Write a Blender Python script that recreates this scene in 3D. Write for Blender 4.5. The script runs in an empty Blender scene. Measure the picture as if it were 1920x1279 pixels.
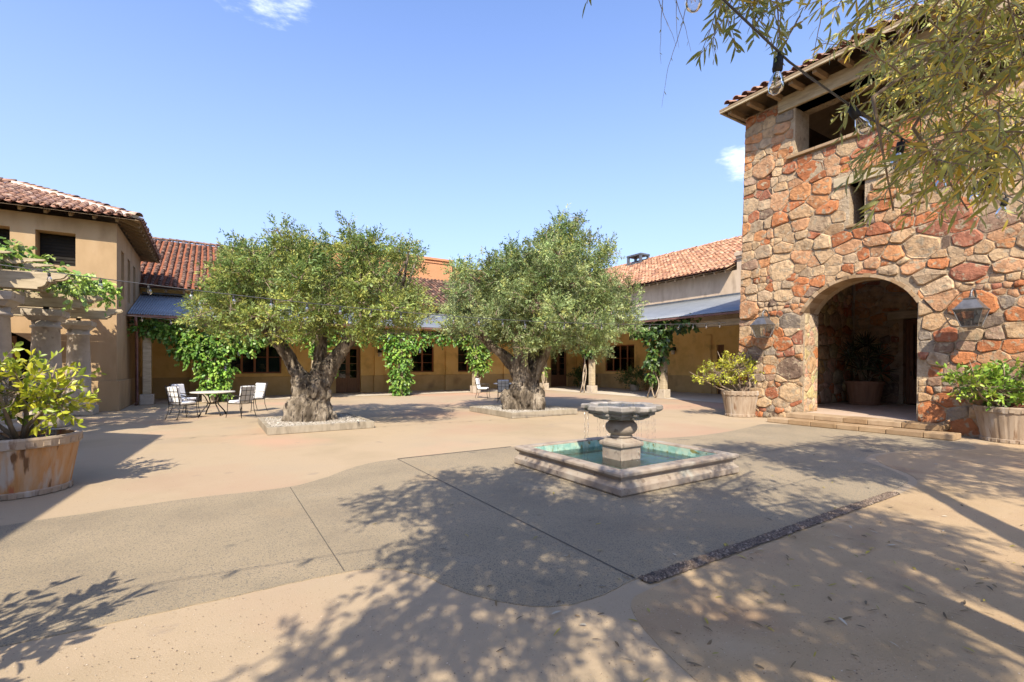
import bpy, bmesh, math, random
import numpy as np
from mathutils import Vector, Matrix, noise
R = math.radians
random.seed(7)
rng = np.random.default_rng(11)
SC = bpy.context.scene
COL = SC.collection

# ---------------------------------------------------------------- camera, sky, sun, exposure
# world axes follow the courtyard: x = "s" (along the long wing), y = "t" (along the side wing)
CA, SA = math.cos(R(32.4)), math.sin(R(32.4))
def W(X, Y, z=0.0):
    """metres right of / ahead of the viewpoint -> courtyard coordinates"""
    return Vector((CA*X + SA*Y, -SA*X + CA*Y, z))
cam_d = bpy.data.cameras.new('camera'); cam = bpy.data.objects.new('camera', cam_d); COL.objects.link(cam)
cam.location = (0, 0, 1.6); cam.rotation_euler = (R(90), 0, R(-32.4))
cam_d.sensor_width = 36; cam_d.lens = 36*889/1920; cam_d.shift_y = 0.0237
cam_d.clip_start = 0.05; cam_d.clip_end = 3000
SC.camera = cam
SUN_EL = R(44); SUN_H = (0.58, 0.815)          # horizontal travel direction of the light
world = bpy.data.worlds.new('World'); SC.world = world; world.use_nodes = True
def build_world():
    nt = world.node_tree; nt.nodes.clear()
    N = nt.nodes.new; L = nt.links.new
    out = N('ShaderNodeOutputWorld'); bg = N('ShaderNodeBackground'); bg.inputs[1].default_value = 0.135
    sky = N('ShaderNodeTexSky'); sky.sky_type = 'NISHITA'; sky.sun_disc = False
    sky.sun_elevation = SUN_EL; sky.sun_rotation = math.atan2(-SUN_H[0], -SUN_H[1])
    sky.air_density = 1.0; sky.dust_density = 1.5; sky.ozone_density = 1.6
    tc = N('ShaderNodeTexCoord')
    n1 = N('ShaderNodeTexNoise'); n1.inputs['Scale'].default_value = 9; n1.inputs['Detail'].default_value = 8; n1.inputs['Roughness'].default_value = .62
    mp = N('ShaderNodeMapping'); mp.inputs['Scale'].default_value = (1, 1, 3.4)
    L(tc.outputs['Generated'], mp.inputs[0]); L(mp.outputs[0], n1.inputs['Vector'])
    acc = None
    # a few small fair-weather clouds: direction (right, ahead, up) and angular size
    for (X, Y, Z), sz, st in [((-.53, 1, .845), .115, .80), ((.48, 1, .425), .06, .72), ((-1.02, 1, .40), .05, .45), ((-1.3, -.8, .7), .25, .9), ((1.2, -1.1, .9), .22, .9), ((.2, -1.4, .6), .2, .8)]:
        d = W(X, Y, Z).normalized()
        dp = N('ShaderNodeVectorMath'); dp.operation = 'DOT_PRODUCT'; dp.inputs[1].default_value = d
        nv = N('ShaderNodeVectorMath'); nv.operation = 'NORMALIZE'; L(tc.outputs['Generated'], nv.inputs[0]); L(nv.outputs[0], dp.inputs[0])
        mr = N('ShaderNodeMapRange'); mr.inputs[1].default_value = math.cos(sz); mr.inputs[2].default_value = 1; mr.inputs[3].default_value = 0; mr.inputs[4].default_value = st
        L(dp.outputs['Value'], mr.inputs[0])
        if acc is None: acc = mr
        else:
            m = N('ShaderNodeMath'); m.operation = 'MAXIMUM'; L(acc.outputs[0], m.inputs[0]); L(mr.outputs[0], m.inputs[1]); acc = m
    ad = N('ShaderNodeMath'); ad.operation = 'MULTIPLY_ADD'; ad.inputs[1].default_value = .62
    sb = N('ShaderNodeMath'); sb.operation = 'SUBTRACT'; sb.inputs[1].default_value = .82
    L(n1.outputs['Fac'], sb.inputs[0]); L(acc.outputs[0], ad.inputs[0]); L(sb.outputs[0], ad.inputs[2])
    cr = N('ShaderNodeMapRange'); cr.interpolation_type = 'SMOOTHSTEP'; cr.inputs[1].default_value = .0; cr.inputs[2].default_value = .42; cr.inputs[4].default_value = .9
    gate = N('ShaderNodeMath'); gate.operation = 'MULTIPLY'
    g2 = N('ShaderNodeMapRange'); g2.inputs[1].default_value = 0; g2.inputs[2].default_value = .25; L(acc.outputs[0], g2.inputs[0])
    L(ad.outputs[0], cr.inputs[0]); L(cr.outputs[0], gate.inputs[0]); L(g2.outputs[0], gate.inputs[1])
    mx = N('ShaderNodeMix'); mx.data_type = 'RGBA'; mx.inputs[7].default_value = (8.6, 8.8, 9.2, 1)
    sp = N('ShaderNodeSeparateXYZ'); nvz = N('ShaderNodeVectorMath'); nvz.operation = 'NORMALIZE'; L(tc.outputs['Generated'], nvz.inputs[0]); L(nvz.outputs[0], sp.inputs[0])
    hz = N('ShaderNodeMapRange'); hz.inputs[1].default_value = .78; hz.inputs[2].default_value = 0; hz.inputs[3].default_value = 0; hz.inputs[4].default_value = 1; L(sp.outputs['Z'], hz.inputs[0])
    hp = N('ShaderNodeMath'); hp.operation = 'POWER'; hp.inputs[1].default_value = 1.5; L(hz.outputs[0], hp.inputs[0])
    hm = N('ShaderNodeMath'); hm.operation = 'MULTIPLY'; hm.inputs[1].default_value = .78; L(hp.outputs[0], hm.inputs[0])
    hx = N('ShaderNodeMix'); hx.data_type = 'RGBA'; hx.inputs[7].default_value = (2.6, 3.0, 3.6, 1); L(hm.outputs[0], hx.inputs[0])
    tn = N('ShaderNodeMix'); tn.data_type = 'RGBA'; tn.blend_type = 'MULTIPLY'; tn.inputs[0].default_value = 1; tn.inputs[7].default_value = (.93, 1.04, 1.34, 1); L(sky.outputs[0], tn.inputs[6])
    L(gate.outputs[0], mx.inputs[0]); L(tn.outputs[2], hx.inputs[6]); L(hx.outputs[2], mx.inputs[6])
    L(mx.outputs[2], bg.inputs[0]); L(bg.outputs[0], out.inputs[0])
build_world()
sun_d = bpy.data.lights.new('sun', 'SUN'); sun = bpy.data.objects.new('sun', sun_d); COL.objects.link(sun)
sun_d.energy = 4.25; sun_d.angle = R(0.53); sun_d.color = (1, .91, .76)
_d = Vector((SUN_H[0]*math.cos(SUN_EL), SUN_H[1]*math.cos(SUN_EL), -math.sin(SUN_EL)))
sun.rotation_euler = _d.to_track_quat('-Z', 'Y').to_euler(); sun.location = (-20, -30, 40)
SC.view_settings.view_transform = 'Standard'; SC.view_settings.look = 'None'
SC.view_settings.exposure = 1.0; SC.view_settings.gamma = 1; SC.view_settings.use_curve_mapping = False
SC.render.engine = 'CYCLES'
SC.cycles.max_bounces = 8; SC.cycles.transparent_max_bounces = 24; SC.cycles.diffuse_bounces = 5

# ---------------------------------------------------------------- materials
MATS = {}
def mat(name, cols, scale=4.0, rough=.85, bump=0, bscale=None, detail=6, src='noise', stretch=(1, 1, 1), spots=None, metal=0, spec=.3, trans=0, attr=False, objrand=None, bdist=.02, contrast=1.0):
    """procedural material: noise-mixed colours x optional per-object / per-piece colour, plus bump"""
    if name in MATS: return MATS[name]
    m = bpy.data.materials.new(name); m.use_nodes = True; MATS[name] = m
    nt = m.node_tree; nt.nodes.clear(); N = nt.nodes.new; L = nt.links.new
    out = N('ShaderNodeOutputMaterial'); bs = N('ShaderNodeBsdfPrincipled')
    bs.inputs['Roughness'].default_value = rough; bs.inputs['Metallic'].default_value = metal
    bs.inputs['Specular IOR Level'].default_value = spec
    tc = N('ShaderNodeTexCoord'); mp = N('ShaderNodeMapping'); mp.inputs['Scale'].default_value = stretch
    L(tc.outputs['Object'], mp.inputs[0])
    nz = N('ShaderNodeTexNoise'); nz.inputs['Scale'].default_value = scale; nz.inputs['Detail'].default_value = detail; nz.inputs['Roughness'].default_value = .62
    L(mp.outputs[0], nz.inputs['Vector'])
    rp = N('ShaderNodeValToRGB'); el = rp.color_ramp.elements
    n = len(cols); w = .34/contrast
    while len(el) < n: el.new(.5)
    for i, c in enumerate(cols):
        el[i].position = .5 - w/2 + w*i/max(1, n-1) if n > 1 else .5
        el[i].color = (*c, 1)
    L(nz.outputs['Fac'], rp.inputs[0]); colout = rp.outputs[0]
    def mul(a, b_socket):
        mm = N('ShaderNodeMix'); mm.data_type = 'RGBA'; mm.blend_type = 'MULTIPLY'; mm.inputs[0].default_value = 1
        L(a, mm.inputs[6]); L(b_socket, mm.inputs[7]); return mm.outputs[2]
    if attr:
        at = N('ShaderNodeVertexColor'); at.layer_name = 'col'; colout = mul(colout, at.outputs[0])
    if objrand:
        oi = N('ShaderNodeObjectInfo'); r2 = N('ShaderNodeValToRGB'); e2 = r2.color_ramp.elements
        while len(e2) < len(objrand): e2.new(.5)
        for i, c in enumerate(objrand): e2[i].position = i/(len(objrand)-1); e2[i].color = (*c, 1)
        L(oi.outputs['Random'], r2.inputs[0]); colout = mul(colout, r2.outputs[0])
    if spots:   # (colour, scale, threshold, softness)
        for sc_, ss, th, sf in spots:
            n2 = N('ShaderNodeTexNoise'); n2.inputs['Scale'].default_value = ss; n2.inputs['Detail'].default_value = 5
            L(mp.outputs[0], n2.inputs['Vector'])
            r3 = N('ShaderNodeMapRange'); r3.inputs[1].default_value = th; r3.inputs[2].default_value = th+sf
            L(n2.outputs['Fac'], r3.inputs[0])
            mm = N('ShaderNodeMix'); mm.data_type = 'RGBA'; mm.inputs[7].default_value = (*sc_, 1)
            L(r3.outputs[0], mm.inputs[0]); L(colout, mm.inputs[6]); colout = mm.outputs[2]
    L(colout, bs.inputs['Base Color'])
    if bump:
        nb = N('ShaderNodeTexNoise'); nb.inputs['Scale'].default_value = bscale or scale*4; nb.inputs['Detail'].default_value = 8; nb.inputs['Roughness'].default_value = .68
        L(mp.outputs[0], nb.inputs['Vector'])
        bp = N('ShaderNodeBump'); bp.inputs['Strength'].default_value = bump; bp.inputs['Distance'].default_value = bdist
        L(nb.outputs['Fac'], bp.inputs['Height']); L(bp.outputs[0], bs.inputs['Normal'])
    if trans:
        tr = N('ShaderNodeBsdfTranslucent'); L(colout, tr.inputs[0]); ms = N('ShaderNodeMixShader'); ms.inputs[0].default_value = trans
        L(bs.outputs[0], ms.inputs[1]); L(tr.outputs[0], ms.inputs[2]); L(ms.outputs[0], out.inputs[0])
    else: L(bs.outputs[0], out.inputs[0])
    return m
def glass_mat(name, tint, clear, rough=.03, wave=(3, .3, .004)):
    m = bpy.data.materials.new(name); m.use_nodes = True; nt = m.node_tree; nt.nodes.clear(); N = nt.nodes.new; L = nt.links.new
    out = N('ShaderNodeOutputMaterial'); t = N('ShaderNodeBsdfTransparent'); t.inputs[0].default_value = (*tint, 1)
    g = N('ShaderNodeBsdfGlossy'); g.inputs['Roughness'].default_value = rough
    fr = N('ShaderNodeFresnel'); fr.inputs[0].default_value = 1.5
    nz = N('ShaderNodeTexNoise'); nz.inputs['Scale'].default_value = wave[0]; nz.inputs['Detail'].default_value = 4
    bp = N('ShaderNodeBump'); bp.inputs['Strength'].default_value = wave[1]; bp.inputs['Distance'].default_value = wave[2]; L(nz.outputs['Fac'], bp.inputs['Height']); L(bp.outputs[0], g.inputs['Normal'])
    ad = N('ShaderNodeMath'); ad.operation = 'ADD'; ad.inputs[1].default_value = 1-clear; ad.use_clamp = True
    L(fr.outputs[0], ad.inputs[0])
    mx = N('ShaderNodeMixShader'); L(ad.outputs[0], mx.inputs[0]); L(t.outputs[0], mx.inputs[1]); L(g.outputs[0], mx.inputs[2]); L(mx.outputs[0], out.inputs[0])
    return m

M_GROUND = mat('decomposed_granite', [(0.311, 0.239, 0.148), (0.367, 0.278, 0.178), (0.346, 0.268, 0.178)], .35, .95, .5, 90, bdist=.008, spots=[((.30, .235, .165), .55, .60, .16), ((.42, .265, .175), .13, .56, .08), ((.27, .21, .15), 1.9, .66, .07), ((0.353, 0.235, 0.155), .22, .52, .14), ((0.255, 0.181, 0.101), 55, .64, .05), ((0.438, 0.341, 0.222), 70, .66, .04)])
M_SAND = mat('sandy_granite', [(0.333, 0.234, 0.126), (0.396, 0.281, 0.160), (0.364, 0.250, 0.145)], .6, .95, .6, 80, bdist=.01, spots=[((0.306, 0.217, 0.128), 1.7, .62, .1), ((0.439, 0.339, 0.220), .45, .58, .14), ((0.269, 0.172, 0.101), .8, .55, .2), ((0.238, 0.156, 0.087), 60, .64, .05), ((0.459, 0.343, 0.217), 75, .66, .04)])
M_AGG = mat('exposed_aggregate', [(0.228, 0.181, 0.119), (0.276, 0.219, 0.140), (0.315, 0.246, 0.157)], .7, .92, .6, 120, bdist=.008, spots=[((.17, .145, .105), .38, .58, .14), ((.145, .125, .095), 1.6, .66, .06), ((.30, .245, .165), .9, .62, .1), ((0.136, 0.121, 0.098), 95, .56, .05), ((0.359, 0.288, 0.187), 110, .62, .05), ((0.320, 0.233, 0.136), .5, .58, .2)])
M_CONC = mat('veranda_concrete', [(0.437, 0.383, 0.305), (0.529, 0.450, 0.344)], 1.2, .9, .3, 60, bdist=.005)
M_JOINT = mat('joint_sealant', [(.07, .06, .05), (.11, .09, .07)], 6, .9)
M_STUCCO = mat('ochre_stucco', [(0.310, 0.208, 0.108), (0.370, 0.250, 0.133), (0.396, 0.275, 0.155)], .9, .93, .25, 30, bdist=.006, stretch=(1, 1, .4), spots=[((.25, .17, .095), .7, .62, .14), ((0.277, 0.179, 0.093), 1.7, .56, .2), ((0.416, 0.301, 0.180), 1.1, .6, .2)])
M_STUCCO_V = mat('golden_stucco', [(0.683, 0.443, 0.155), (0.820, 0.547, 0.209), (0.847, 0.591, 0.249)], 1.0, .92, .25, 30, bdist=.006, spots=[((0.440, 0.296, 0.106), .8, .60, .14), ((0.574, 0.369, 0.139), 1.6, .57, .18)])
M_STUCCO_G = mat('weathered_stucco', [(0.392, 0.297, 0.210), (0.482, 0.371, 0.265), (0.538, 0.424, 0.300)], 1.1, .93, .2, 30, stretch=(1.120, 1.060, 0.350), bdist=.005, spots=[((0.302, 0.223, 0.155), 2.2, .56, .2)])
M_DADO = mat('dado_stucco', [(0.460, 0.305, 0.127), (0.540, 0.368, 0.167), (0.598, 0.414, 0.196)], 1.1, .93, .25, 30, bdist=.006, spots=[((0.380, 0.253, 0.115), .9, .58, .16)])
M_ORANGE = mat('terracotta_stucco', [(0.440, 0.203, 0.094), (0.496, 0.242, 0.117)], .8, .93, .2, 30, bdist=.005)
M_WOOD_GREY = mat('weathered_timber', [(0.301, 0.241, 0.155), (0.411, 0.332, 0.212), (0.481, 0.392, 0.261)], 2.5, .85, .35, 18, stretch=(1.003, 1.003, 5.806), bdist=.008)
M_BED = mat('bed_timber', [(.21, .175, .125), (.29, .245, .18), (.33, .285, .215)], 2.5, .85, .35, 18, stretch=(3, 3, 1), bdist=.006)
M_WOOD_BROWN = mat('brown_timber', [(.17, .09, .05), (.24, .125, .065)], 3, .6, .2, 20, stretch=(6, 6, 1), bdist=.004)
M_WOOD_EAVE = mat('eave_timber', [(.22, .15, .085), (.31, .215, .125)], 3, .8, .3, 18, bdist=.006)
M_RED_FRAME = mat('stained_frame', [(.27, .10, .05), (.35, .14, .065)], 4, .5, .15, 25, bdist=.003)
M_SLATE = mat('corrugated_steel', [(.20, .215, .225), (.26, .275, .285)], 1.3, .5, .1, 40, metal=.35, spec=.5, bdist=.002)
M_GUTTER = mat('copper_gutter', [(.16, .08, .065), (.24, .13, .10)], 5, .5, .1, 30, metal=.4)
M_STONE_CUT = mat('cut_limestone', [(0.340, 0.282, 0.216), (0.425, 0.357, 0.272), (0.468, 0.398, 0.312)], 3, .9, .4, 22, bdist=.008, spots=[((0.230, 0.183, 0.136), 5, .6, .12)])
M_CANTERA = mat('pink_cantera_stone', [(0.233, 0.181, 0.139), (0.290, 0.236, 0.183), (0.315, 0.273, 0.220)], 4, .88, .4, 26, bdist=.008, spots=[((0.164, 0.125, 0.095), 9, .62, .08), ((0.353, 0.347, 0.293), 3, .62, .15)])
M_CANTERA_W = mat('worn_grey_stone', [(0.177, 0.157, 0.133), (0.248, 0.221, 0.189), (0.307, 0.280, 0.248)], 4, .75, .4, 26, bdist=.008, spots=[((0.071, 0.071, 0.048), 5, .58, .1)])
M_MORTAR = mat('rubble_mortar', [(.30, .225, .145), (.37, .28, .18), (.42, .33, .225)], 3.5, .95, 1.0, 16, bdist=.05, spots=[((.22, .15, .09), 6, .6, .1)])
M_STONE = mat('field_stone', [(.62, .60, .58), (1, 1, 1), (1.2, 1.2, 1.15)], 5.5, .92, 1.0, 12, attr=True, bdist=.05, spots=[((.35, .27, .175), 8, .55, .1)])
PAL_A = [(.17, .095, .07), (.36, .21, .145), (.25, .14, .10), (.46, .32, .235), (.33, .205, .16), (.20, .125, .10), (.40, .22, .14)]
PAL_B = [(.075, .045, .035), (.15, .08, .055), (.10, .06, .045), (.21, .125, .09), (.13, .072, .055), (.06, .042, .035)]
PAL_C = [(.30, .145, .08), (.42, .24, .14), (.35, .175, .10), (.48, .30, .19), (.24, .12, .08), (.38, .20, .12)]
def tile_mats(k, pal):
    return (mat('roof_tile_clay_'+k, [(.75, .75, .77), (1, 1, 1), (1.2, 1.17, 1.12)], 9, .9, .4, 30, objrand=pal, bdist=.006),
            mat('roof_tile_clay_mass_'+k, [(.75, .75, .77), (1, 1, 1), (1.2, 1.17, 1.12)], 9, .9, .4, 30, attr=True, bdist=.006))
M_TA, M_TB, M_TC = tile_mats('brown', PAL_A), tile_mats('dark', PAL_B), tile_mats('orange', PAL_C)
M_PAN = {'A': mat('pan_tile_brown', [(.24, .12, .08), (.36, .2, .14)], 3, .92, .3, 30), 'B': mat('pan_tile_red', [(.20, .068, .036), (.29, .105, .055), (.17, .07, .045)], 4, .92, .3, 30), 'C': mat('pan_tile_orange', [(.26, .115, .06), (.37, .185, .105)], 4, .92, .3, 30)}
M_LIME = mat('lime_mortar', [(.55, .50, .43), (.66, .61, .53)], 5, .95, .5, 25)
M_BARK = mat('olive_bark', [(.085, .065, .045), (.20, .16, .115), (.34, .28, .21)], 4.5, .95, 1.0, 15, stretch=(1, 1, .3), bdist=.12, contrast=1.9, spots=[((.42, .36, .28), 2.4, .6, .12), ((.045, .033, .025), 9, .58, .06)])
M_TWIG = mat('twig_bark', [(.20, .15, .10), (.30, .23, .16)], 8, .9, .2)
M_VINE_STEM = mat('vine_stem', [(.30, .235, .165), (.42, .34, .25)], 6, .9, .3, 30)
M_OLIVE = mat('olive_leaf', [(1.0, 1.0, 1.0), (1.3, 1.3, 1.3)], 3, .55, trans=.3, attr=True, spec=.35)
M_BROAD = mat('broad_leaf', [(.85, .85, .85), (1.1, 1.1, 1.1)], 3, .42, trans=.25, attr=True, spec=.45)
M_LEAF_OBJ = mat('olive_leaf_single', [(.85, .85, .85), (1.1, 1.1, 1.1)], 12, .5, trans=.3, objrand=[(.17, .23, .06), (.28, .31, .08), (.40, .43, .20), (.23, .28, .07), (.46, .40, .09), (.29, .33, .13), (.36, .38, .10)], spec=.4)
M_LEMON_OBJ = mat('lemon_leaf_single', [(.85, .85, .85), (1.1, 1.1, 1.1)], 12, .42, trans=.25, objrand=[(.30, .36, .025), (.52, .52, .035), (.20, .28, .03), (.40, .44, .03), (.62, .56, .04), (.17, .25, .035), (.44, .48, .035)], spec=.45)
M_SOIL = mat('potting_soil', [(.035, .025, .018), (.07, .05, .035)], 20, .98, 1, 60, bdist=.03)
M_BARREL_O = mat('stained_barrel_orange', [(0.306, 0.140, 0.047), (0.399, 0.204, 0.076), (0.425, 0.281, 0.162)], 2.2, .8, .4, 20, stretch=(2.550, 2.550, 0.383), bdist=.006, spots=[((0.408, 0.348, 0.281), 2.6, .57, .1), ((0.136, 0.068, 0.030), 4.0, .6, .08), ((0.340, 0.111, 0.051), 3.1, .62, .06)])
M_BARREL = mat('stained_barrel_grey', [(0.242, 0.171, 0.111), (0.335, 0.255, 0.178), (0.374, 0.304, 0.229)], 2.4, .8, .4, 20, stretch=(2.340, 2.280, 0.333), bdist=.006, spots=[((0.406, 0.350, 0.289), 2.6, .58, .1), ((0.172, 0.099, 0.052), 4.0, .6, .1)])
M_BARREL_D = mat('dark_barrel', [(.20, .105, .06), (.27, .15, .085)], 2.4, .8, .4, 20, stretch=(3, 3, .45), bdist=.006)
M_IRON = mat('wrought_iron', [(.035, .03, .027), (.055, .048, .042)], 10, .5, metal=.5)
M_CUSHION = mat('white_cushion', [(0.786, 0.763, 0.715), (0.881, 0.858, 0.811)], 6, .9, .2, 40, bdist=.004)
M_TABLETOP = mat('stone_tabletop', [(.46, .43, .36), (.54, .50, .43)], 8, .6, .1, 50)
M_PEWTER = mat('pewter', [(.13, .125, .12), (.22, .21, .20)], 6, .45, .15, 30, metal=.7)
M_BLACK = mat('black_rubber', [(.012, .012, .013), (.02, .02, .021)], 8, .6)
M_CABLE = mat('cable_rubber', [(.05, .05, .05), (.08, .08, .08)], 8, .35)
M_DARK = mat('dark_interior', [(.012, .010, .008), (.02, .017, .013)], 3, .9)  # near-black colour stands in for the lack of light indoors
M_POOL = mat('turquoise_basin', [(0.477, 0.676, 0.512), (0.627, 0.793, 0.613), (0.777, 0.840, 0.623)], 2.4, .5, .1, 20, spots=[((0.603, 0.607, 0.368), 3.5, .58, .15)])
M_POOLTILE = mat('basin_tile_band', [(.17, .34, .29), (.30, .45, .37), (.42, .48, .34)], 7, .35, .2, 40, spots=[((.20, .19, .07), 10, .57, .07)])
M_SHADE_LAMP = mat('lamp_shade_cloth', [(.60, .38, .22), (.66, .43, .26)], 5, .9)
M_AMBER = mat('frosted_glass', [(.62, .52, .40), (.70, .60, .48)], 5, .4)
M_GLASS_DARK = glass_mat('window_glass', (.60, .62, .60), .99)
M_GLASS = glass_mat('clear_glass', (.96, .97, .97), .96)
M_LANTERN_GLASS = glass_mat('seeded_glass', (.80, .82, .82), .86, .12)
M_WATER = glass_mat('fountain_water', (.84, .96, .90), .97, .02, (16, 1.0, .03))
M_STREAM = glass_mat('water_stream', (.93, .96, .97), .72, .15)
M_PEBBLE = mat('dark_pebble', [(.75, .75, .75), (1.1, 1.1, 1.1)], 14, .8, .2, 40, attr=True)
M_GRAVEL = mat('pale_gravel', [(0.656, 0.656, 0.656), (0.902, 0.902, 0.902)], 14, .9, .2, 40, attr=True)
M_LITTER = mat('dry_leaf', [(.9, .9, .9), (1.1, 1.1, 1.1)], 10, .8, attr=True)
M_DOOR = mat('carved_door', [(.14, .065, .035), (.20, .095, .05)], 3, .5, .25, 24, bdist=.004)
M_STEP = mat('sandstone_step', [(0.302, 0.211, 0.124), (0.374, 0.265, 0.161), (0.403, 0.299, 0.186)], 5, .9, .5, 22, bdist=.01, objrand=[(0.612, 0.558, 0.496), (1, 1, 1), (0.778, 0.707, 0.608), (0.670, 0.612, 0.527)])
M_FLOWER = mat('violet_petal', [(.30, .20, .50), (.42, .30, .62)], 6, .7, trans=.2)
M_VENT = mat('roof_metal', [(.10, .11, .12), (.16, .17, .18)], 4, .5, metal=.5)

# ---------------------------------------------------------------- mesh helpers
class MB:
    def __init__(s): s.v = []; s.f = []
    def add(s, vs, fs):
        o = len(s.v); s.v += [tuple(v) for v in vs]; s.f += [tuple(i+o for i in f) for f in fs]; return s
    def box(s, a, b):
        (x0, y0, z0), (x1, y1, z1) = a, b
        return s.add([(x0, y0, z0), (x1, y0, z0), (x1, y1, z0), (x0, y1, z0), (x0, y0, z1), (x1, y0, z1), (x1, y1, z1), (x0, y1, z1)],
                     [(0, 3, 2, 1), (4, 5, 6, 7), (0, 1, 5, 4), (1, 2, 6, 5), (2, 3, 7, 6), (3, 0, 4, 7)])
    def beam(s, p, q, w, h, up=(0, 0, 1)):
        p, q = Vector(p), Vector(q); d = (q-p).normalized(); x = d.cross(Vector(up)).normalized(); y = x.cross(d)
        vs = [c + x*(w/2*i) + y*(h/2*j) for c in (p, q) for i, j in ((-1, -1), (1, -1), (1, 1), (-1, 1))]
        return s.add(vs, [(0, 1, 2, 3)[::-1], (4, 5, 6, 7), (0, 1, 5, 4), (1, 2, 6, 5), (2, 3, 7, 6), (3, 0, 4, 7)])
    def tube(s, pts, rad, n=8, cap=True):
        pts = [Vector(p) for p in pts]; rad = rad if isinstance(rad, (list, tuple)) else [rad]*len(pts)
        rings = []; ref = Vector((0.13, .27, .95))
        for i, p in enumerate(pts):
            d = (pts[min(i+1, len(pts)-1)] - pts[max(i-1, 0)]).normalized()
            x = d.cross(ref)
            if x.length < 1e-3: x = d.cross(Vector((1, 0, 0)))
            x.normalize(); y = d.cross(x)
            rings.append([p + (x*math.cos(a)+y*math.sin(a))*rad[i] for a in [2*math.pi*k/n for k in range(n)]])
        fs = [(i*n+k, i*n+(k+1) % n, (i+1)*n+(k+1) % n, (i+1)*n+k) for i in range(len(pts)-1) for k in range(n)]
        if cap: fs += [tuple(range(n))[::-1], tuple(range((len(pts)-1)*n, len(pts)*n))]
        return s.add([v for r in rings for v in r], fs)
    def rings(s, rings, cap0=True, cap1=True):
        n = len(rings[0])
        fs = [(i*n+k, i*n+(k+1) % n, (i+1)*n+(k+1) % n, (i+1)*n+k) for i in range(len(rings)-1) for k in range(n)]
        if cap0: fs.append(tuple(range(n))[::-1])
        if cap1: fs.append(tuple(range((len(rings)-1)*n, len(rings)*n)))
        return s.add([v for r in rings for v in r], fs)
    def lathe(s, prof, c=(0, 0, 0), n=24, cap0=True, cap1=True):
        return s.rings([[(c[0]+r*math.cos(2*math.pi*k/n), c[1]+r*math.sin(2*math.pi*k/n), c[2]+z) for k in range(n)] for r, z in prof], cap0, cap1)
    def sheet(s, poly, z):
        n = len(poly); return s.add([(x, y, z) for x, y in poly], [tuple(range(n))])
    def prism(s, poly, z0, z1):
        return s.rings([[(x, y, z0) for x, y in poly], [(x, y, z1) for x, y in poly]])
    def mesh(s, name, m, origin=(0, 0, 0), smooth=False):
        me = bpy.data.meshes.new(name); o = origin
        me.from_pydata([(v[0]-o[0], v[1]-o[1], v[2]-o[2]) for v in s.v], [], s.f)
        if smooth: me.polygons.foreach_set('use_smooth', [True]*len(me.polygons))
        me.materials.append(m); me.update(); return me
def world_loc(o):
    p = Vector((0, 0, 0))
    while o is not None: p += o.location; o = o.parent
    return p
def link(name, me, parent=None, loc=(0, 0, 0)):
    o = bpy.data.objects.new(name, me); COL.objects.link(o); o.parent = parent; o.location = loc; return o
def obj(name, mb, m, parent=None, smooth=False, bevel=0, kind=None, label=None):
    """mesh given in world coordinates; stored relative to its (unrotated) parent chain"""
    org = world_loc(parent) if parent else Vector((0, 0, 0))
    o = link(name, mb.mesh(name, m, org, smooth), parent)
    if bevel:
        b = o.modifiers.new('bevel', 'BEVEL'); b.width = bevel; b.segments = 2; b.limit_method = 'ANGLE'
    if kind: o['kind'] = kind
    if label: o['label'] = label
    return o
def thing(name, label, cat, loc=(0, 0, 0), group=None):
    o = bpy.data.objects.new(name, None); COL.objects.link(o); o.location = loc; o.empty_display_size = .2
    return tag(o, label, cat, group)
def tag(o, label, cat, group=None):
    o['label'] = label; o['category'] = cat; o['kind'] = 'thing'
    if group: o['group'] = group
    return o
def structure(name, mb, m): return obj(name, mb, m, kind='structure')
def copy_tree(o, parent=None):
    c = o.copy(); COL.objects.link(c); c.parent = parent
    for ch in list(o.children): copy_tree(ch, c)
    return c
def plate(outer, holes, thick, fmap):
    """flat wall with openings: 2-D outline (u, v) and holes, fmap(u, v, depth) -> world"""
    cu = bpy.data.curves.new('tmp', 'CURVE'); cu.dimensions = '2D'; cu.fill_mode = 'BOTH'; cu.extrude = thick/2
    for poly in [outer]+holes:
        sp = cu.splines.new('POLY'); sp.points.add(len(poly)-1); sp.use_cyclic_u = True
        for p, (u, v) in zip(sp.points, poly): p.co = (u, v, 0, 1)
    t = bpy.data.objects.new('tmp', cu); COL.objects.link(t)
    dg = bpy.context.evaluated_depsgraph_get(); me = bpy.data.meshes.new_from_object(t.evaluated_get(dg))
    mb = MB(); mb.v = [tuple(fmap(v.co.x, v.co.y, v.co.z+thick/2)) for v in me.vertices]; mb.f = [tuple(p.vertices) for p in me.polygons]
    bpy.data.objects.remove(t); bpy.data.curves.remove(cu); bpy.data.meshes.remove(me)
    return mb
def fix_normals(o):
    bm = bmesh.new(); bm.from_mesh(o.data); bmesh.ops.remove_doubles(bm, verts=bm.verts, dist=1e-4); bmesh.ops.recalc_face_normals(bm, faces=bm.faces); bm.to_mesh(o.data); bm.free(); return o
def rect(u0, v0, u1, v1): return [(u0, v0), (u1, v0), (u1, v1), (u0, v1)]
def arch(u0, u1, v0, spring, rise, n=16):
    w = (u1-u0)/2; c = (u0+u1)/2; r = (w*w+rise*rise)/(2*rise); a0 = math.asin(min(1, w/r))
    return [(u0, v0)] + [(c - r*math.sin(a0-2*a0*i/n), spring + rise - r + r*math.cos(a0-2*a0*i/n)) for i in range(n+1)] + [(u1, v0)]

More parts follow.
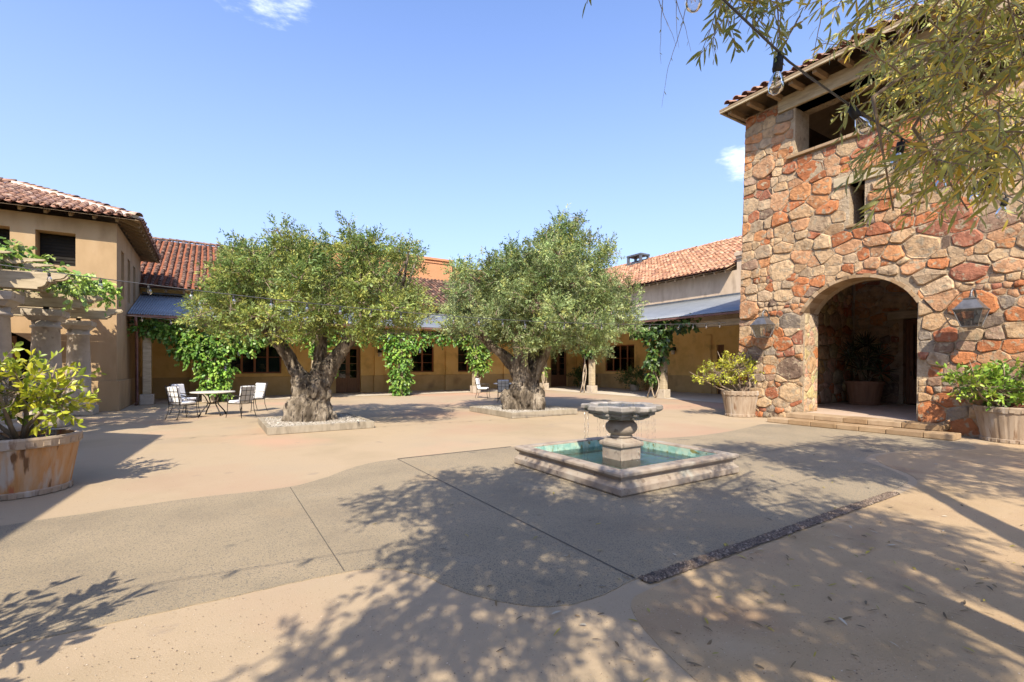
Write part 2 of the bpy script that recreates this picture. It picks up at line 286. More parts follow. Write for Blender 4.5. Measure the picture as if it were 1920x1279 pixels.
# numpy mesh from many small pieces
def np_mesh(name, V, F, m, col=None, parent=None, kind=None, smooth=False):
    """V (n,3), F (k, m) equal-sided faces, col (n,3)"""
    me = bpy.data.meshes.new(name); k = F.shape[1]
    me.vertices.add(len(V)); me.vertices.foreach_set('co', V.astype(np.float32).ravel())
    me.loops.add(F.size); me.loops.foreach_set('vertex_index', F.astype(np.int32).ravel())
    me.polygons.add(len(F)); me.polygons.foreach_set('loop_start', np.arange(0, F.size, k, dtype=np.int32))
    try: me.polygons.foreach_set('loop_total', np.full(len(F), k, dtype=np.int32))
    except Exception: pass
    if smooth: me.polygons.foreach_set('use_smooth', np.ones(len(F), bool))
    me.update(calc_edges=True)
    if col is not None:
        ca = me.color_attributes.new('col', 'FLOAT_COLOR', 'POINT')
        ca.data.foreach_set('color', np.concatenate([col, np.ones((len(col), 1))], 1).astype(np.float32).ravel())
    me.materials.append(m)
    o = link(name, me, parent)
    if parent: o.location = -world_loc(parent)
    if kind: o['kind'] = kind
    return o
def nrm(a): return a/np.maximum(np.linalg.norm(a, axis=-1, keepdims=True), 1e-9)
T_QUAD = (np.array([(0, 0, 0), (.45, -.5, .06), (1, 0, -.05), (.45, .5, .06)]), np.array([(0, 1, 2, 3)]))
T_OVAL = (np.array([(0, 0, 0), (.3, -.46, .05), (.72, -.38, .03), (1, 0, -.1), (.72, .38, .03), (.3, .46, .05), (.5, 0, -.02)]), np.array([(0, 1, 6, 5), (1, 2, 3, 6), (6, 3, 4, 5)]))
T_LANCE = (np.array([(0, 0, 0), (.22, -.4, .03), (.22, .4, .03), (.55, -.5, .0), (.55, .5, .0), (.82, -.28, -.06), (.82, .28, -.06), (1, 0, -.13)]), np.array([(0, 1, 2, 2), (1, 3, 4, 2), (3, 5, 6, 4), (5, 7, 6, 6)]))
def leaf_arrays(P, A, Nn, Ln, Wd, T):
    A = nrm(A); B = nrm(np.cross(Nn, A)); C = np.cross(A, B); tv, tf = T
    V = P[:, None] + A[:, None]*(tv[:, 0][None, :, None]*Ln[:, None, None]) + B[:, None]*(tv[:, 1][None, :, None]*Wd[:, None, None]) + C[:, None]*(tv[:, 2][None, :, None]*Ln[:, None, None])
    F = tf[None] + (np.arange(len(P))*len(tv))[:, None, None]
    return V.reshape(-1, 3), F.reshape(-1, tf.shape[1])
def leaves_obj(name, P, A, Nn, Ln, Wd, col, T, m, parent=None, kind=None):
    V, F = leaf_arrays(P, A, Nn, Ln, Wd, T)
    return np_mesh(name, V, F, m, np.repeat(col, len(T[0]), 0), parent, kind)
def rdir(n, r=rng): return nrm(r.normal(size=(n, 3)))
def sprigs(blobs, per_m2, length, nl, up=.35, droop=0., shell=.5, r=rng, out=1.0):
    """blobs: rows cx cy cz rx ry rz -> leaf positions, axes, normals and the sprig each belongs to"""
    B = np.array(blobs, float); area = (B[:, 3]*B[:, 4]+B[:, 4]*B[:, 5]+B[:, 3]*B[:, 5])
    cnt = np.maximum(3, (area*per_m2).astype(int)); idx = np.repeat(np.arange(len(B)), cnt); n = len(idx)
    d = rdir(n, r); rad = shell + (1-shell)*r.random(n)**.6
    base = B[idx, :3] + d*B[idx, 3:6]*rad[:, None]
    ax = nrm(d*out + r.normal(size=(n, 3))*.55 + np.array([0, 0, up]))
    ln = length*(.6+.8*r.random(n))
    k = np.tile(np.arange(nl), n); si = np.repeat(np.arange(n), nl); u = (k+.5+r.random(len(k))*.6)/nl
    P = base[si] + ax[si]*(ln[si]*u)[:, None] + np.array([0, 0, -1])*(droop*ln[si]*u*u)[:, None]
    side = nrm(np.cross(ax[si], rdir(len(si), r)))
    A = nrm(ax[si]*.75 + side*.8 + np.array([0, 0, -droop*.7]) + r.normal(size=(len(si), 3))*.12)
    Nn = nrm(np.cross(side, ax[si])*1.0 + rdir(len(si), r)*.55 + np.array([0, 0, .5]))
    return P, A, Nn, si, base, ax, ln
def pick_cols(n, pal, r=rng, jit=.18):
    p = np.array(pal); c = p[r.integers(0, len(p), n)]; return c*(1-jit+2*jit*r.random((n, 1)))
def patch(P, freq, seed=0):
    return np.array([noise.noise(Vector((p[0]*freq+seed, p[1]*freq, p[2]*freq))) for p in P])

# ---------------------------------------------------------------- ground
def smooth_poly(pts, it=2):
    for _ in range(it):
        q = []
        for a, b in zip(pts, pts[1:]+pts[:1]):
            q += [(a[0]*.75+b[0]*.25, a[1]*.75+b[1]*.25), (a[0]*.25+b[0]*.75, a[1]*.25+b[1]*.75)]
        pts = q
    return pts
def ragged(pts, a=.018):
    return [(x+a*noise.noise(Vector((x*3.1, y*3.1, 0)))+a*.7*noise.noise(Vector((x*11, y*11, 4))), y+a*noise.noise(Vector((x*3.1, y*3.1, 9)))+a*.7*noise.noise(Vector((x*11, y*11, 7)))) for x, y in pts]
def slab(poly, z):
    m = MB().sheet(poly, z); n = len(poly); m.add([(x, y, q) for q in (z, -.01) for x, y in poly], [(k, n+k, n+(k+1) % n, (k+1) % n) for k in range(n)]); return m
structure('ground', MB().add([(-400, -400, 0), (400, -400, 0), (400, 400, 0), (-400, 400, 0)], [(0, 1, 2, 3)]), M_GROUND)
sandy = [(2.2, -6), (2.35, 1.2), (2.7, 2.36), (7.6, 2.33), (8.9, 2.7), (9.6, 3.6), (10.4, 3.75), (12.9, 3.1), (14.1, 3.0), (14.1, -6)]
structure('sand', slab(smooth_poly([(1.9, -6), (1.95, 1.0), (2.25, 2.25), (2.7, 2.37), (7.4, 2.36), (8.5, 2.55), (9.2, 3.35), (10.2, 3.75), (12.4, 3.0), (14.15, 3.2), (14.15, -6)], 3), .003), M_SAND)
pave = [(-9, 6.0), (-4, 6.5), (-1.75, 6.7), (-.25, 6.88), (.36, 6.82), (.9, 6.79), (1.28, 7.02), (1.66, 7.41), (2.17, 7.8), (2.68, 7.88), (4.96, 7.87), (7, 7.6), (8.3, 6.95), (9.7, 6.75), (11.6, 7.0), (13.05, 7.35), (13.2, 5.6), (13.2, 3.45), (12.4, 2.75), (11.4, 3.4), (10.2, 3.78), (9.3, 3.62), (8.75, 3.0), (8.2, 2.5), (5.2, 2.47), (2.66, 2.51), (2.4, 2.45), (2.05, 2.44), (1.84, 2.54), (1.63, 2.75), (1.48, 3.04), (1.36, 3.4), (1.2, 3.66), (.93, 3.79), (.4, 3.8), (-.33, 3.8), (-1, 3.82), (-4, 4.1), (-9, 4.3)]
structure('paving', slab(ragged(smooth_poly(pave, 3)), .006), M_AGG)
structure('paving_joint', MB().add([(.866, 3.8, .0090), (.875, 3.8, .0090), (.875, 6.78, .0090), (.866, 6.78, .0090)], [(0, 1, 2, 3)])
          .add([(2.667, 2.5, .0090), (2.684, 2.5, .0090), (2.684, 7.86, .0090), (2.667, 7.86, .0090)], [(0, 1, 2, 3)])
          .add([(6.6, 4.86, .0090), (13.1, 4.86, .0090), (13.1, 4.872, .0090), (6.6, 4.872, .0090)], [(0, 1, 2, 3)])
          .add([(2.69, 7.84, .0095), (4.96, 7.83, .0095), (4.96, 7.875, .0095), (2.69, 7.885, .0095)], [(0, 1, 2, 3)]), M_JOINT)
structure('veranda_floor', MB().sheet([(-2.75, 24.9), (18.3, 24.9), (18.3, 8.95), (23.8, 8.95), (23.8, 28.2), (-2.75, 28.2)], .010), M_CONC)
mb = MB(); nx_, ny_ = 120, 8
for j in range(ny_+1):
    for i in range(nx_+1):
        a = math.pi*(.02+.96*i/nx_); rad_ = 34+4.5*j; x, y = -math.cos(a)*rad_*1.25+5, -math.sin(a)*rad_-4
        hgt = 0 if j == 0 else (5+2.6*noise.noise(Vector((x*.12, y*.12, 0)))+1.8*noise.noise(Vector((x*.45, y*.45, 3)))+.7*j)
        mb.v.append((x, y, hgt-.02))
mb.f = [(j*(nx_+1)+i, j*(nx_+1)+i+1, (j+1)*(nx_+1)+i+1, (j+1)*(nx_+1)+i) for j in range(ny_) for i in range(nx_)]
structure('hills', mb, mat('wooded_slope', [(.035, .055, .02), (.06, .085, .03), (.08, .10, .04)], .8, .95, 1, 3, bdist=.4))
def pebble_mass(name, pts, size, pal, m, parent=None, flat=.6):
    n = len(pts); V0 = np.array([(1, 0, 0), (-1, 0, 0), (0, 1, 0), (0, -1, 0), (0, 0, 1), (0, 0, -.4)], float)
    F0 = np.array([(0, 2, 4), (2, 1, 4), (1, 3, 4), (3, 0, 4)])
    sc = size*(.55+.9*rng.random((n, 1, 3)))*np.array([1, 1, flat]); a = rng.random(n)*6.28
    v = V0[None]*sc + rng.normal(size=(n, 6, 3))*size*.12; ca, sa = np.cos(a)[:, None], np.sin(a)[:, None]
    v = np.stack([v[..., 0]*ca-v[..., 1]*sa, v[..., 0]*sa+v[..., 1]*ca, v[..., 2]], -1) + np.array(pts)[:, None]
    F = (F0[None]+(np.arange(n)*6)[:, None, None]).reshape(-1, 3)
    return np_mesh(name, v.reshape(-1, 3), F, m, np.repeat(pick_cols(n, pal), 6, 0), parent, 'stuff')
# dark cobble drain strip in the paving
structure('drain_bed', MB().add([(2.7, 2.375, .0100), (7.2, 2.375, .0100), (7.2, 2.485, .0100), (2.7, 2.485, .0100)], [(0, 1, 2, 3)]), M_JOINT)
n = 3600
pebble_mass('drain_cobbles', np.stack([2.7+4.5*rng.random(n), 2.378+.105*rng.random(n), np.full(n, .014)], 1), .017, [(.13, .09, .065), (.20, .145, .10), (.10, .075, .055), (.28, .21, .15), (.16, .115, .085)], M_PEBBLE)
# loose grit on the granite surface, thickest close by
n = 4200; gy_ = 1.9+6.5*rng.random(n)**1.7; gx_ = (rng.random(n)*2.3-1.15)*gy_
pebble_mass('grit', np.stack([CA*gx_+SA*gy_, -SA*gx_+CA*gy_, np.full(n, .005)], 1), .0042, [(.40, .30, .20), (.26, .19, .13), (.52, .42, .31), (.18, .13, .09), (.44, .36, .28)], M_PEBBLE)
# fallen leaves on the sand and paving
n = 560
lx = rng.uniform(1.4, 11, n); ly = rng.uniform(-1, 5, n); lx[:380] = rng.uniform(1.2, 6, 380); ly[:380] = rng.uniform(-1.2, 2.6, 380)
a = rng.random(n)*6.28
leaves_obj('fallen_leaves', np.stack([lx, ly, np.full(n, .016)], 1), np.stack([np.cos(a), np.sin(a), rng.normal(size=n)*.12], 1), np.stack([rng.normal(size=n)*.3, rng.normal(size=n)*.3, np.ones(n)], 1), rng.uniform(.04, .095, n), rng.uniform(.008, .018, n), pick_cols(n, [(.20, .14, .07), (.34, .27, .05), (.42, .37, .28), (.16, .11, .06), (.28, .24, .07), (.12, .09, .055)]), T_LANCE, M_LITTER, kind='stuff')

# ---------------------------------------------------------------- roofs, walls, openings
def cap_tile(L0=.45, r0=.102, r1=.086, n=6):
    mb = MB(); lo = []; hi = []; inn = []
    for k in range(n+1):
        a = math.pi*k/n
        lo.append((-r0*math.cos(a), 0, r0*.85*math.sin(a)+.022)); hi.append((-r1*math.cos(a), L0, r1*.8*math.sin(a)))
        inn.append((-(r0-.02)*math.cos(a), 0.004, (r0-.02)*.85*math.sin(a)+.022))
    q = n+1; mb.v = lo+hi+inn
    mb.f = [(k, k+1, q+k+1, q+k) for k in range(n)] + [(k+1, k, 2*q+k, 2*q+k+1) for k in range(n)]
    return mb
TILE_MB = cap_tile()
def roof_tiles(parent, e0, along, up, width, slope, pal, mats, pan, keep=None, score=None, n_single=0, sp=.29, ex=.36, name='roof_tile', seed=1, wide=1.0):
    e0, along, up = Vector(e0), Vector(along).normalized(), Vector(up).normalized()
    nm = along.cross(up).normalized()
    flip = nm.z < 0
    if flip: nm = -nm
    r = random.Random(seed); nc, nr = int(width/sp), max(1, int(slope/ex)); keep = keep or (lambda u, v: True)
    spots = [((i+.5)*sp, j*ex) for i in range(nc) for j in range(nr) if keep((i+.5)*sp, j*ex+ex*.6)]
    if score: spots.sort(key=lambda p: score(e0+along*p[0]+up*p[1]))
    me = TILE_MB.mesh(name, mats[0], smooth=True); org = world_loc(parent)
    V, F, C = [], [], []; tv = np.array(TILE_MB.v); nv = len(tv)
    for k, (u, v) in enumerate(spots):
        ang = r.gauss(0, .035); w = r.uniform(.92, 1.08)*wide
        a2 = along*math.cos(ang)+up*math.sin(ang); u2 = up*math.cos(ang)-along*math.sin(ang)
        p = e0+along*(u+r.gauss(0, .008))+up*(v+r.gauss(0, .012)-.05)+nm*(.02+r.gauss(0, .006))
        M = Matrix.Identity(4)
        for c, ax in enumerate((a2*w, u2, nm)):
            for q in range(3): M[q][c] = ax[q]
        if flip: 
            for q in range(3): M[q][0] = -M[q][0]
        if k < n_single:
            M.translation = p-org; o = link(name, me, parent); o.matrix_local = M
        else:
            A = np.array([[M[q][c] for c in range(3)] for q in range(3)])
            V.append(tv@A.T+np.array(p)); col = np.array(pal[r.randrange(len(pal))])*r.uniform(.8, 1.2); C.append(np.tile(col, (nv, 1)))
    if V:
        tf = np.array(TILE_MB.f); F = (tf[None]+(np.arange(len(V))*nv)[:, None, None]).reshape(-1, 4)
        np_mesh('roof_tile_mass', np.concatenate(V), F, mats[1], np.concatenate(C), parent, 'stuff', True)
    # pan tiles between the caps, stepped row by row
    prof = [(0, .03), (.22, .0), (.5, -.022), (.78, .0)]; mb = MB(); cols = [(i+f, z) for i in range(nc) for f, z in prof]+[(nc, .03)]
    m = len(cols)
    for j in range(nr):
        for dv, dz in ((0, .026), (ex, 0.0)):
            for c, z in cols: mb.v.append(tuple(e0+along*(c*sp)+up*(j*ex+dv-(.03 if j == 0 and dv == 0 else 0))+nm*(z+dz-.03)))
    for jr in range(2*nr-1):
        for c in range(m-1):
            u = (cols[c][0]+.1)*sp; v = (jr//2+.5)*ex
            if keep(u, v): mb.f.append((jr*m+c, jr*m+c+1, (jr+1)*m+c+1, (jr+1)*m+c))
    obj('pan_tiles', mb, pan, parent, True, kind='stuff')
def ridge_tiles(parent, p, q, mats, name='ridge_tile', seed=3, step=.36):
    p, q = Vector(p), Vector(q); d = (q-p); n = int(d.length/step); d.normalize(); x = d.cross(Vector((0, 0, 1))).normalized(); z = x.cross(d)
    me = cap_tile(.45, .15, .125).mesh(name, mats[0], smooth=True); r = random.Random(seed); org = world_loc(parent)
    for k in range(n):
        M = Matrix.Identity(4)
        for c, ax in enumerate((x, d, z)):
            for i in range(3): M[i][c] = ax[i]
        M.translation = p+d*(k*step)+x*r.gauss(0, .012)+z*(.03+r.gauss(0, .01))-org
        link(name, me, parent).matrix_local = M
def corrugated(parent, a, b, c, d, m, wl=.08, amp=.013, rows=5):
    """a->b eave line, d->c top line"""
    a, b, c, d = map(Vector, (a, b, c, d)); n = int((b-a).length/wl*6); nm = (b-a).cross(d-a).normalized()
    if nm.z < 0: nm = -nm
    mb = MB()
    for j in range(rows+1):
        v = j/rows
        for i in range(n+1):
            u = i/n; p = (a*(1-u)+b*u)*(1-v)+(d*(1-u)+c*u)*v; mb.v.append(tuple(p+nm*amp*math.sin(2*math.pi*i/6)))
    mb.f = [(j*(n+1)+i, j*(n+1)+i+1, (j+1)*(n+1)+i+1, (j+1)*(n+1)+i) for j in range(rows) for i in range(n)]
    o = obj('corrugated_sheet', mb, m, parent, True)
    s = o.modifiers.new('solid', 'SOLIDIFY'); s.thickness = .004
    return o
class Face:
    """a wall plane: u along it, z up, d into it"""
    def __init__(s, axis, at): s.axis, s.at = axis, at
    def __call__(s, u, z, d): return (u, s.at+d, z) if s.axis == 't' else (s.at+d, u, z)
    def box(s, mb, u0, u1, z0, z1, d0, d1):
        a, b = s(u0, z0, d0), s(u1, z1, d1); return mb.box([min(x, y) for x, y in zip(a, b)], [max(x, y) for x, y in zip(a, b)])
def window(parent, F, u0, u1, z0, z1, panes, bars, m, inset=.12, fw=.07):
    mb = MB(); g = .003
    F.box(mb, u0+g, u1-g, z0+g, z0+fw, inset, inset+.07); F.box(mb, u0+g, u1-g, z1-fw, z1-g, inset, inset+.07)
    F.box(mb, u0+g, u0+fw, z0+fw, z1-fw, inset, inset+.07); F.box(mb, u1-fw, u1-g, z0+fw, z1-fw, inset, inset+.07)
    w = obj('window', mb, m, parent, bevel=.004)
    pw = (u1-u0-2*fw)/panes
    for k in range(1, panes):
        u = u0+fw+pw*k; obj('mullion', F.box(MB(), u-.05, u+.05, z0+fw, z1-fw, inset-.004, inset+.066), m, w)
    for k in range(panes):
        a, b = u0+fw+pw*k+(.05 if k else 0), u0+fw+pw*(k+1)-(.05 if k < panes-1 else 0)
        for j in range(bars):
            z = z0+fw+(z1-z0-2*fw)*(j+1)/(bars+1); obj('muntin', F.box(MB(), a, b, z-.012, z+.012, inset+.01, inset+.05), m, w)
        obj('pane', F.box(MB(), a, b, z0+fw, z1-fw, inset+.028, inset+.034), M_GLASS_DARK, w)
    return w
def door(parent, F, u0, u1, z1, m, leaves=2, inset=.12, glazed=True, z0=.012):
    mb = MB(); F.box(mb, u0+.003, u1-.003, z1-.09, z1-.003, inset, inset+.09)
    F.box(mb, u0+.003, u0+.09, z0, z1-.09, inset, inset+.09); F.box(mb, u1-.09, u1-.003, z0, z1-.09, inset, inset+.09)
    fr = obj('door', mb, m, parent, bevel=.004); lw = (u1-u0-.18)/leaves
    for k in range(leaves):
        a, b = u0+.09+lw*k+.004, u0+.09+lw*(k+1)-.004; mb = MB(); zz = z1-.094; i0, i1 = inset+.015, inset+.065
        for x0, x1, y0, y1 in ((a, b, z0+.01, z0+.30), (a, b, zz-.12, zz), (a, a+.11, z0+.30, zz-.12), (b-.11, b, z0+.30, zz-.12), (a+.11, b-.11, z0+.78, z0+.86)):
            F.box(mb, x0, x1, y0, y1, i0, i1)
        obj('leaf_frame', mb, m, fr)
        obj('panel', F.box(MB(), a+.11, b-.11, z0+.30, z0+.78, i0+.02, i1-.01), m, fr)
        if glazed:
            obj('pane', F.box(MB(), a+.11, b-.11, z0+.86, zz-.12, i0+.02, i0+.026), M_GLASS_DARK, fr)
            for j in range(3):
                z = z0+.86+(zz-.12-z0-.86)*(j+1)/4; obj('muntin', F.box(MB(), a+.11, b-.11, z-.014, z+.014, i0+.008, i0+.04), m, fr)
        else:
            for j in range(5):
                z = z0+.9+(zz-.12-z0-.9)*j/5; h = (zz-.12-z0-.9)/5; obj('panel', F.box(MB(), a+.15, b-.15, z+.05, z+h-.03, i0+.018, i1-.012), m, fr)
            obj('panel', F.box(MB(), a+.11, b-.11, z0+.86, zz-.12, i0+.03, i1-.02), m, fr)
        hu = b-.055 if k == 0 else a+.055
        obj('handle', F.box(MB(), hu-.012, hu+.012, z0+.98, z0+1.14, inset-.03, inset+.01), M_IRON, fr)
    return fr
def wall_dado(parent, F, u0, u1, holes, z=1.0, d=.045, m=None):
    """thicker plinth band at the foot of a wall, broken by the doors; pilasters come separately"""
    xs = [u0]+[x for h in holes for x in h]+[u1]
    for a, b in zip(xs[::2], xs[1::2]): obj('dado', F.box(MB(), a, b, 0.004, z, -d, -.001), m or M_DADO, parent, bevel=.012)
def pilaster(parent, F, u, w, z1, m):
    p = obj('pilaster', F.box(MB(), u-w/2, u+w/2, 1.0, z1, -.13, -.002), m, parent, bevel=.015)
    obj('pilaster_base', F.box(MB(), u-w/2-.05, u+w/2+.05, .004, 1.0, -.19, -.002), M_DADO, p, bevel=.015)

# ---- long wing (back of the courtyard), wall on t = 28.2
lw = thing('courtyard_wing', 'long low ochre stucco building with dark red tiled roof behind the trees', 'building', (10, 28.2, 0))
FL = Face('t', 28.2)
H = [rect(.67, 1.17, 3.2, 2.9), rect(6.0, 0.0, 7.4, 2.75), rect(10.5, 1.17, 12.0, 2.9), rect(13.7, 1.17, 15.2, 2.9), rect(18.2, 1.17, 20.2, 2.9), rect(21.3, 0.0, 22.9, 2.85)]
# door openings reach the floor: the outline steps round them
outl = [(-2.8, 0), (6.0, 0), (6.0, 2.75), (7.4, 2.75), (7.4, 0), (21.3, 0), (21.3, 2.85), (22.9, 2.85), (22.9, 0), (23.8, 0), (23.8, 5.5), (-2.8, 5.5)]
obj('wall', plate(outl, [H[0], H[2], H[3], H[4]], .35, FL), M_STUCCO_V, lw)
for a, b, n_ in ((.67, 3.2, 4), (10.5, 12.0, 2), (13.7, 15.2, 2), (18.2, 20.2, 3)): window(lw, FL, a, b, 1.17, 2.9, n_, 2 if n_ < 4 else 1, M_RED_FRAME)
door(lw, FL, 6.0, 7.4, 2.75, M_WOOD_BROWN); door(lw, FL, 21.3, 22.9, 2.85, M_WOOD_BROWN)
wall_dado(lw, FL, -2.78, 23.75, [(6.0, 7.4), (21.3, 22.9)])
for u in (-.6, 4.15, 8.43, 13.02, 17.4): pilaster(lw, FL, u, .5, 3.2, M_STUCCO_V)
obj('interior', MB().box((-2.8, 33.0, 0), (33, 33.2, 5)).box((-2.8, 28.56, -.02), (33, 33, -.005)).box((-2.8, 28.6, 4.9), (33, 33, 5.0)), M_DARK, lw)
obj('end_wall', MB().box((-3.2, 28.25, 0), (-2.81, 46.5, 5.2)), M_STUCCO, lw)
e0 = Vector((-8.0, 27.55, 5.27)); upL = Vector((0, 1, .45)).normalized()
sc_near = lambda p: (p-Vector((0, 0, 1.6))).length
roof_tiles(lw, e0, (1, 0, 0), upL, 39.6, 10.4, PAL_B, M_TB, M_PAN['B'], score=lambda p: sc_near(p)+(40 if p.x > 3.4 or p.x < -2.75 else 0), n_single=300, seed=5, wide=.86)
obj('roof_deck', MB().add([e0+Vector((0, 0, -.10)), e0+Vector((39.6, 0, -.10)), e0+Vector((39.6, 9.55, 4.2)), e0+Vector((0, 9.55, 4.2)), e0+Vector((39.6, 19, -.1)), e0+Vector((0, 19, -.1))], [(0, 1, 2, 3), (3, 2, 4, 5)]), M_WOOD_EAVE, lw)
ridge_tiles(lw, e0+Vector((0, 9.2, 4.15)), e0+Vector((39, 9.2, 4.15)), M_TB)
for k in range(38):
    s = -2.5+.7*k; obj('rafter_tail', MB().beam((s, 27.62, 5.10), (s, 28.3, 5.405), .09, .14), M_WOOD_EAVE, lw)

# ---- side wing, wall on s = 23.8
rw = thing('side_wing', 'grey plaster wing with bright orange tiled roof beside the stone tower', 'building', (23.8, 18, 0))
FR = Face('s', 23.8)
obj('wall', plate([(8.0, 0), (15.75, 0), (15.75, 2.75), (16.2, 2.75), (16.2, 0), (28.18, 0), (28.18, 3.75), (8.0, 3.75)], [rect(22.3, 1.17, 25.1, 3.0), rect(26.4, 1.17, 27.6, 2.9)], .35, FR), M_STUCCO_V, rw)
obj('upper_wall', plate([(8.0, 3.75), (28.18, 3.75), (28.18, 6.72), (15.0, 6.72), (15.0, 7.62), (8.0, 7.62)], [], .35, FR), M_STUCCO_G, rw)
window(rw, FR, 22.3, 25.1, 1.17, 3.0, 4, 1, M_RED_FRAME); window(rw, FR, 26.4, 27.6, 1.17, 2.9, 2, 2, M_RED_FRAME)
door(rw, FR, 15.75, 16.2, 2.75, M_WOOD_BROWN, leaves=1, glazed=False)
wall_dado(rw, FR, 8.0, 28.1, [(15.75, 16.2)])
for u in (16.75, 21.4, 25.8): pilaster(rw, FR, u, .5, 3.3, M_STUCCO_V)
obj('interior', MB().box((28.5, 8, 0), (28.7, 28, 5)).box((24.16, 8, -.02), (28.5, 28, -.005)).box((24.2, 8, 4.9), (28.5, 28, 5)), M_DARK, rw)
upR = Vector((1, 0, .45)).normalized(); er = Vector((23.15, 15.1, 6.78))
roof_tiles(rw, er, (0, 1, 0), upR, 24, 9.6, PAL_C, M_TC, M_PAN['C'], score=sc_near, n_single=170, seed=8, keep=lambda u, v: True)
# higher part next to the tower: its roof starts further up, above a moulded cornice
er2 = Vector((25.05, 8.4, 7.64))
roof_tiles(rw, er2, (0, 1, 0), upR, 6.65, 7.5, PAL_C, M_TC, M_PAN['C'], score=sc_near, n_single=120, seed=9)
obj('roof_deck', MB().add([er+Vector((0, 0, -.1)), er+Vector((0, 24, -.1)), er+Vector((8.7, 24, 3.815)), er+Vector((8.7, 0, 3.815)), er+Vector((17, 24, .2)), er+Vector((17, 0, .2))], [(0, 1, 2, 3), (3, 2, 4, 5)])
    .add([er2+Vector((0, 0, -.1)), er2+Vector((0, 6.7, -.1)), er2+Vector((6.8, 6.7, 2.96)), er2+Vector((6.8, 0, 2.96)), er2+Vector((14, 6.7, 0)), er2+Vector((14, 0, 0))], [(0, 1, 2, 3), (3, 2, 4, 5)]), M_WOOD_EAVE, rw)
ridge_tiles(rw, er+Vector((8.55, -6.6, 3.86)), er+Vector((8.55, 24, 3.86)), M_TC)
obj('cornice', MB().box((23.62, 8.0, 7.42), (25.15, 15.05, 7.64)).box((23.70, 8.0, 7.28), (23.79, 15.02, 7.42)), M_STUCCO_G, rw, bevel=.02)
for k in range(20):
    t = 15.3+.65*k; obj('rafter_tail', MB().beam((23.2, t, 6.60), (23.9, t, 6.915), .09, .14), M_WOOD_EAVE, rw)
obj('end_wall', MB().box((24.16, 7.7, 0), (40, 7.98, 7.4)), M_STUCCO_G, rw)
vx, vy = 31.2, 28.8
vt = thing('roof_vent', 'dark open metal vent box on the ridge of the orange roof', 'vent', (vx, vy, 10.2))
for dx in (-.45, .45):
    for dy in (-.7, .7): obj('vent_post', MB().box((vx+dx-.09, vy+dy-.09, 9.4), (vx+dx+.09, vy+dy+.09, 10.98)), M_VENT, vt)
obj('vent_top', MB().box((vx-.56, vy-.82, 10.98), (vx+.56, vy+.82, 11.12)), M_VENT, vt)
obj('vent_rail', MB().box((vx-.53, vy-.6, 10.3), (vx-.42, vy+.6, 10.42)), M_VENT, vt)
obj('vent_hood', MB().lathe([(.3, 0), (.3, .45), (.1, .65)], (vx, vy, 10.0), 12), M_PEWTER, vt)

# ---- terracotta parapet block rising behind the long wing
pb = thing('parapet_block', 'orange stucco parapet block rising behind the dark tiled roof', 'building', (10, 34, 6))
obj('wall', MB().box((5.2, 33.8, 6), (15.9, 43, 9.62)), M_ORANGE, pb)
obj('coping', MB().box((5.1, 33.68, 9.62), (16.02, 43.1, 9.80)).box((5.15, 33.74, 9.40), (15.96, 33.795, 9.52)), M_ORANGE, pb, bevel=.02)
obj('lower_wall', MB().box((15.9, 34.5, 6), (19.2, 43, 9.3)), M_ORANGE, pb)
obj('lower_coping', MB().box((16.02, 34.38, 9.3), (19.3, 43.1, 9.46)), M_ORANGE, pb, bevel=.02)

# ---- verandas: posts, beams, rafters, corrugated steel roofs
v1 = thing('veranda', 'long lean-to veranda with grey corrugated roof along the back wing', 'veranda', (8, 24.3, 0), 'verandas round the courtyard')
v2 = thing('veranda', 'lean-to veranda with corrugated roof between the vine posts and stone tower', 'veranda', (18.8, 18, 0), 'verandas round the courtyard')
def post(parent, s, t, h):
    p = obj('post', MB().box((s-.14, t-.14, .42), (s+.14, t+.14, h)), M_WOOD_GREY, parent, bevel=.02)
    obj('plinth', MB().box((s-.23, t-.23, .004), (s+.23, t+.23, .42)), M_STONE_CUT, p, bevel=.025)
for s in (-2.2, -.1, 4.2, 8.43, 12.9): post(v1, s, 24.3, 3.2)
for t in (25.6, 20.9, 15.7): post(v2, 18.8, t, 3.32)
obj('beam', MB().box((-2.75, 24.16, 3.2), (18.6, 24.44, 3.46)), M_WOOD_GREY, v1, bevel=.015)
obj('beam', MB().box((18.66, 9.0, 3.32), (18.94, 27.5, 3.60)), M_WOOD_GREY, v2, bevel=.015)
corrugated(v1, (-2.77, 23.65, 3.62), (18.3, 23.65, 3.62), (23.7, 28.17, 4.98), (-2.77, 28.17, 4.98), M_SLATE)
corrugated(v2, (18.15, 8.97, 3.84), (18.15, 23.8, 3.84), (23.77, 28.1, 5.38), (23.77, 8.97, 5.38), M_SLATE)
obj('gutter', MB().box((-2.74, 23.56, 3.50), (18.2, 23.66, 3.585)), M_GUTTER, v1, bevel=.012)
obj('gutter', MB().box((18.06, 8.97, 3.715), (18.16, 23.7, 3.80)), M_GUTTER, v2, bevel=.012)
obj('flashing', MB().box((-2.74, 28.10, 4.98), (23.7, 28.19, 5.06)), M_VENT, v1)
obj('flashing', MB().box((23.70, 9.0, 5.38), (23.79, 28.0, 5.47)), M_VENT, v2)
for k in range(24):
    s = -2.3+.88*k; obj('rafter', MB().beam((s, 23.7, 3.53), (s, 28.15, 4.87), .07, .12), M_WOOD_GREY, v1)
for k in range(17):
    t = 9.5+.9*k; obj('rafter', MB().beam((18.2, t, 3.755), (23.75, t, 5.275), .07, .12), M_WOOD_GREY, v2)
for s in (-2.2, 4.2, 12.9):
    for d in (-1, 1):
        if s+d*.8 > -2.7: obj('brace', MB().beam((s+d*.1, 24.3, 2.65), (s+d*.62, 24.3, 3.2), .09, .1), M_WOOD_GREY, v1)
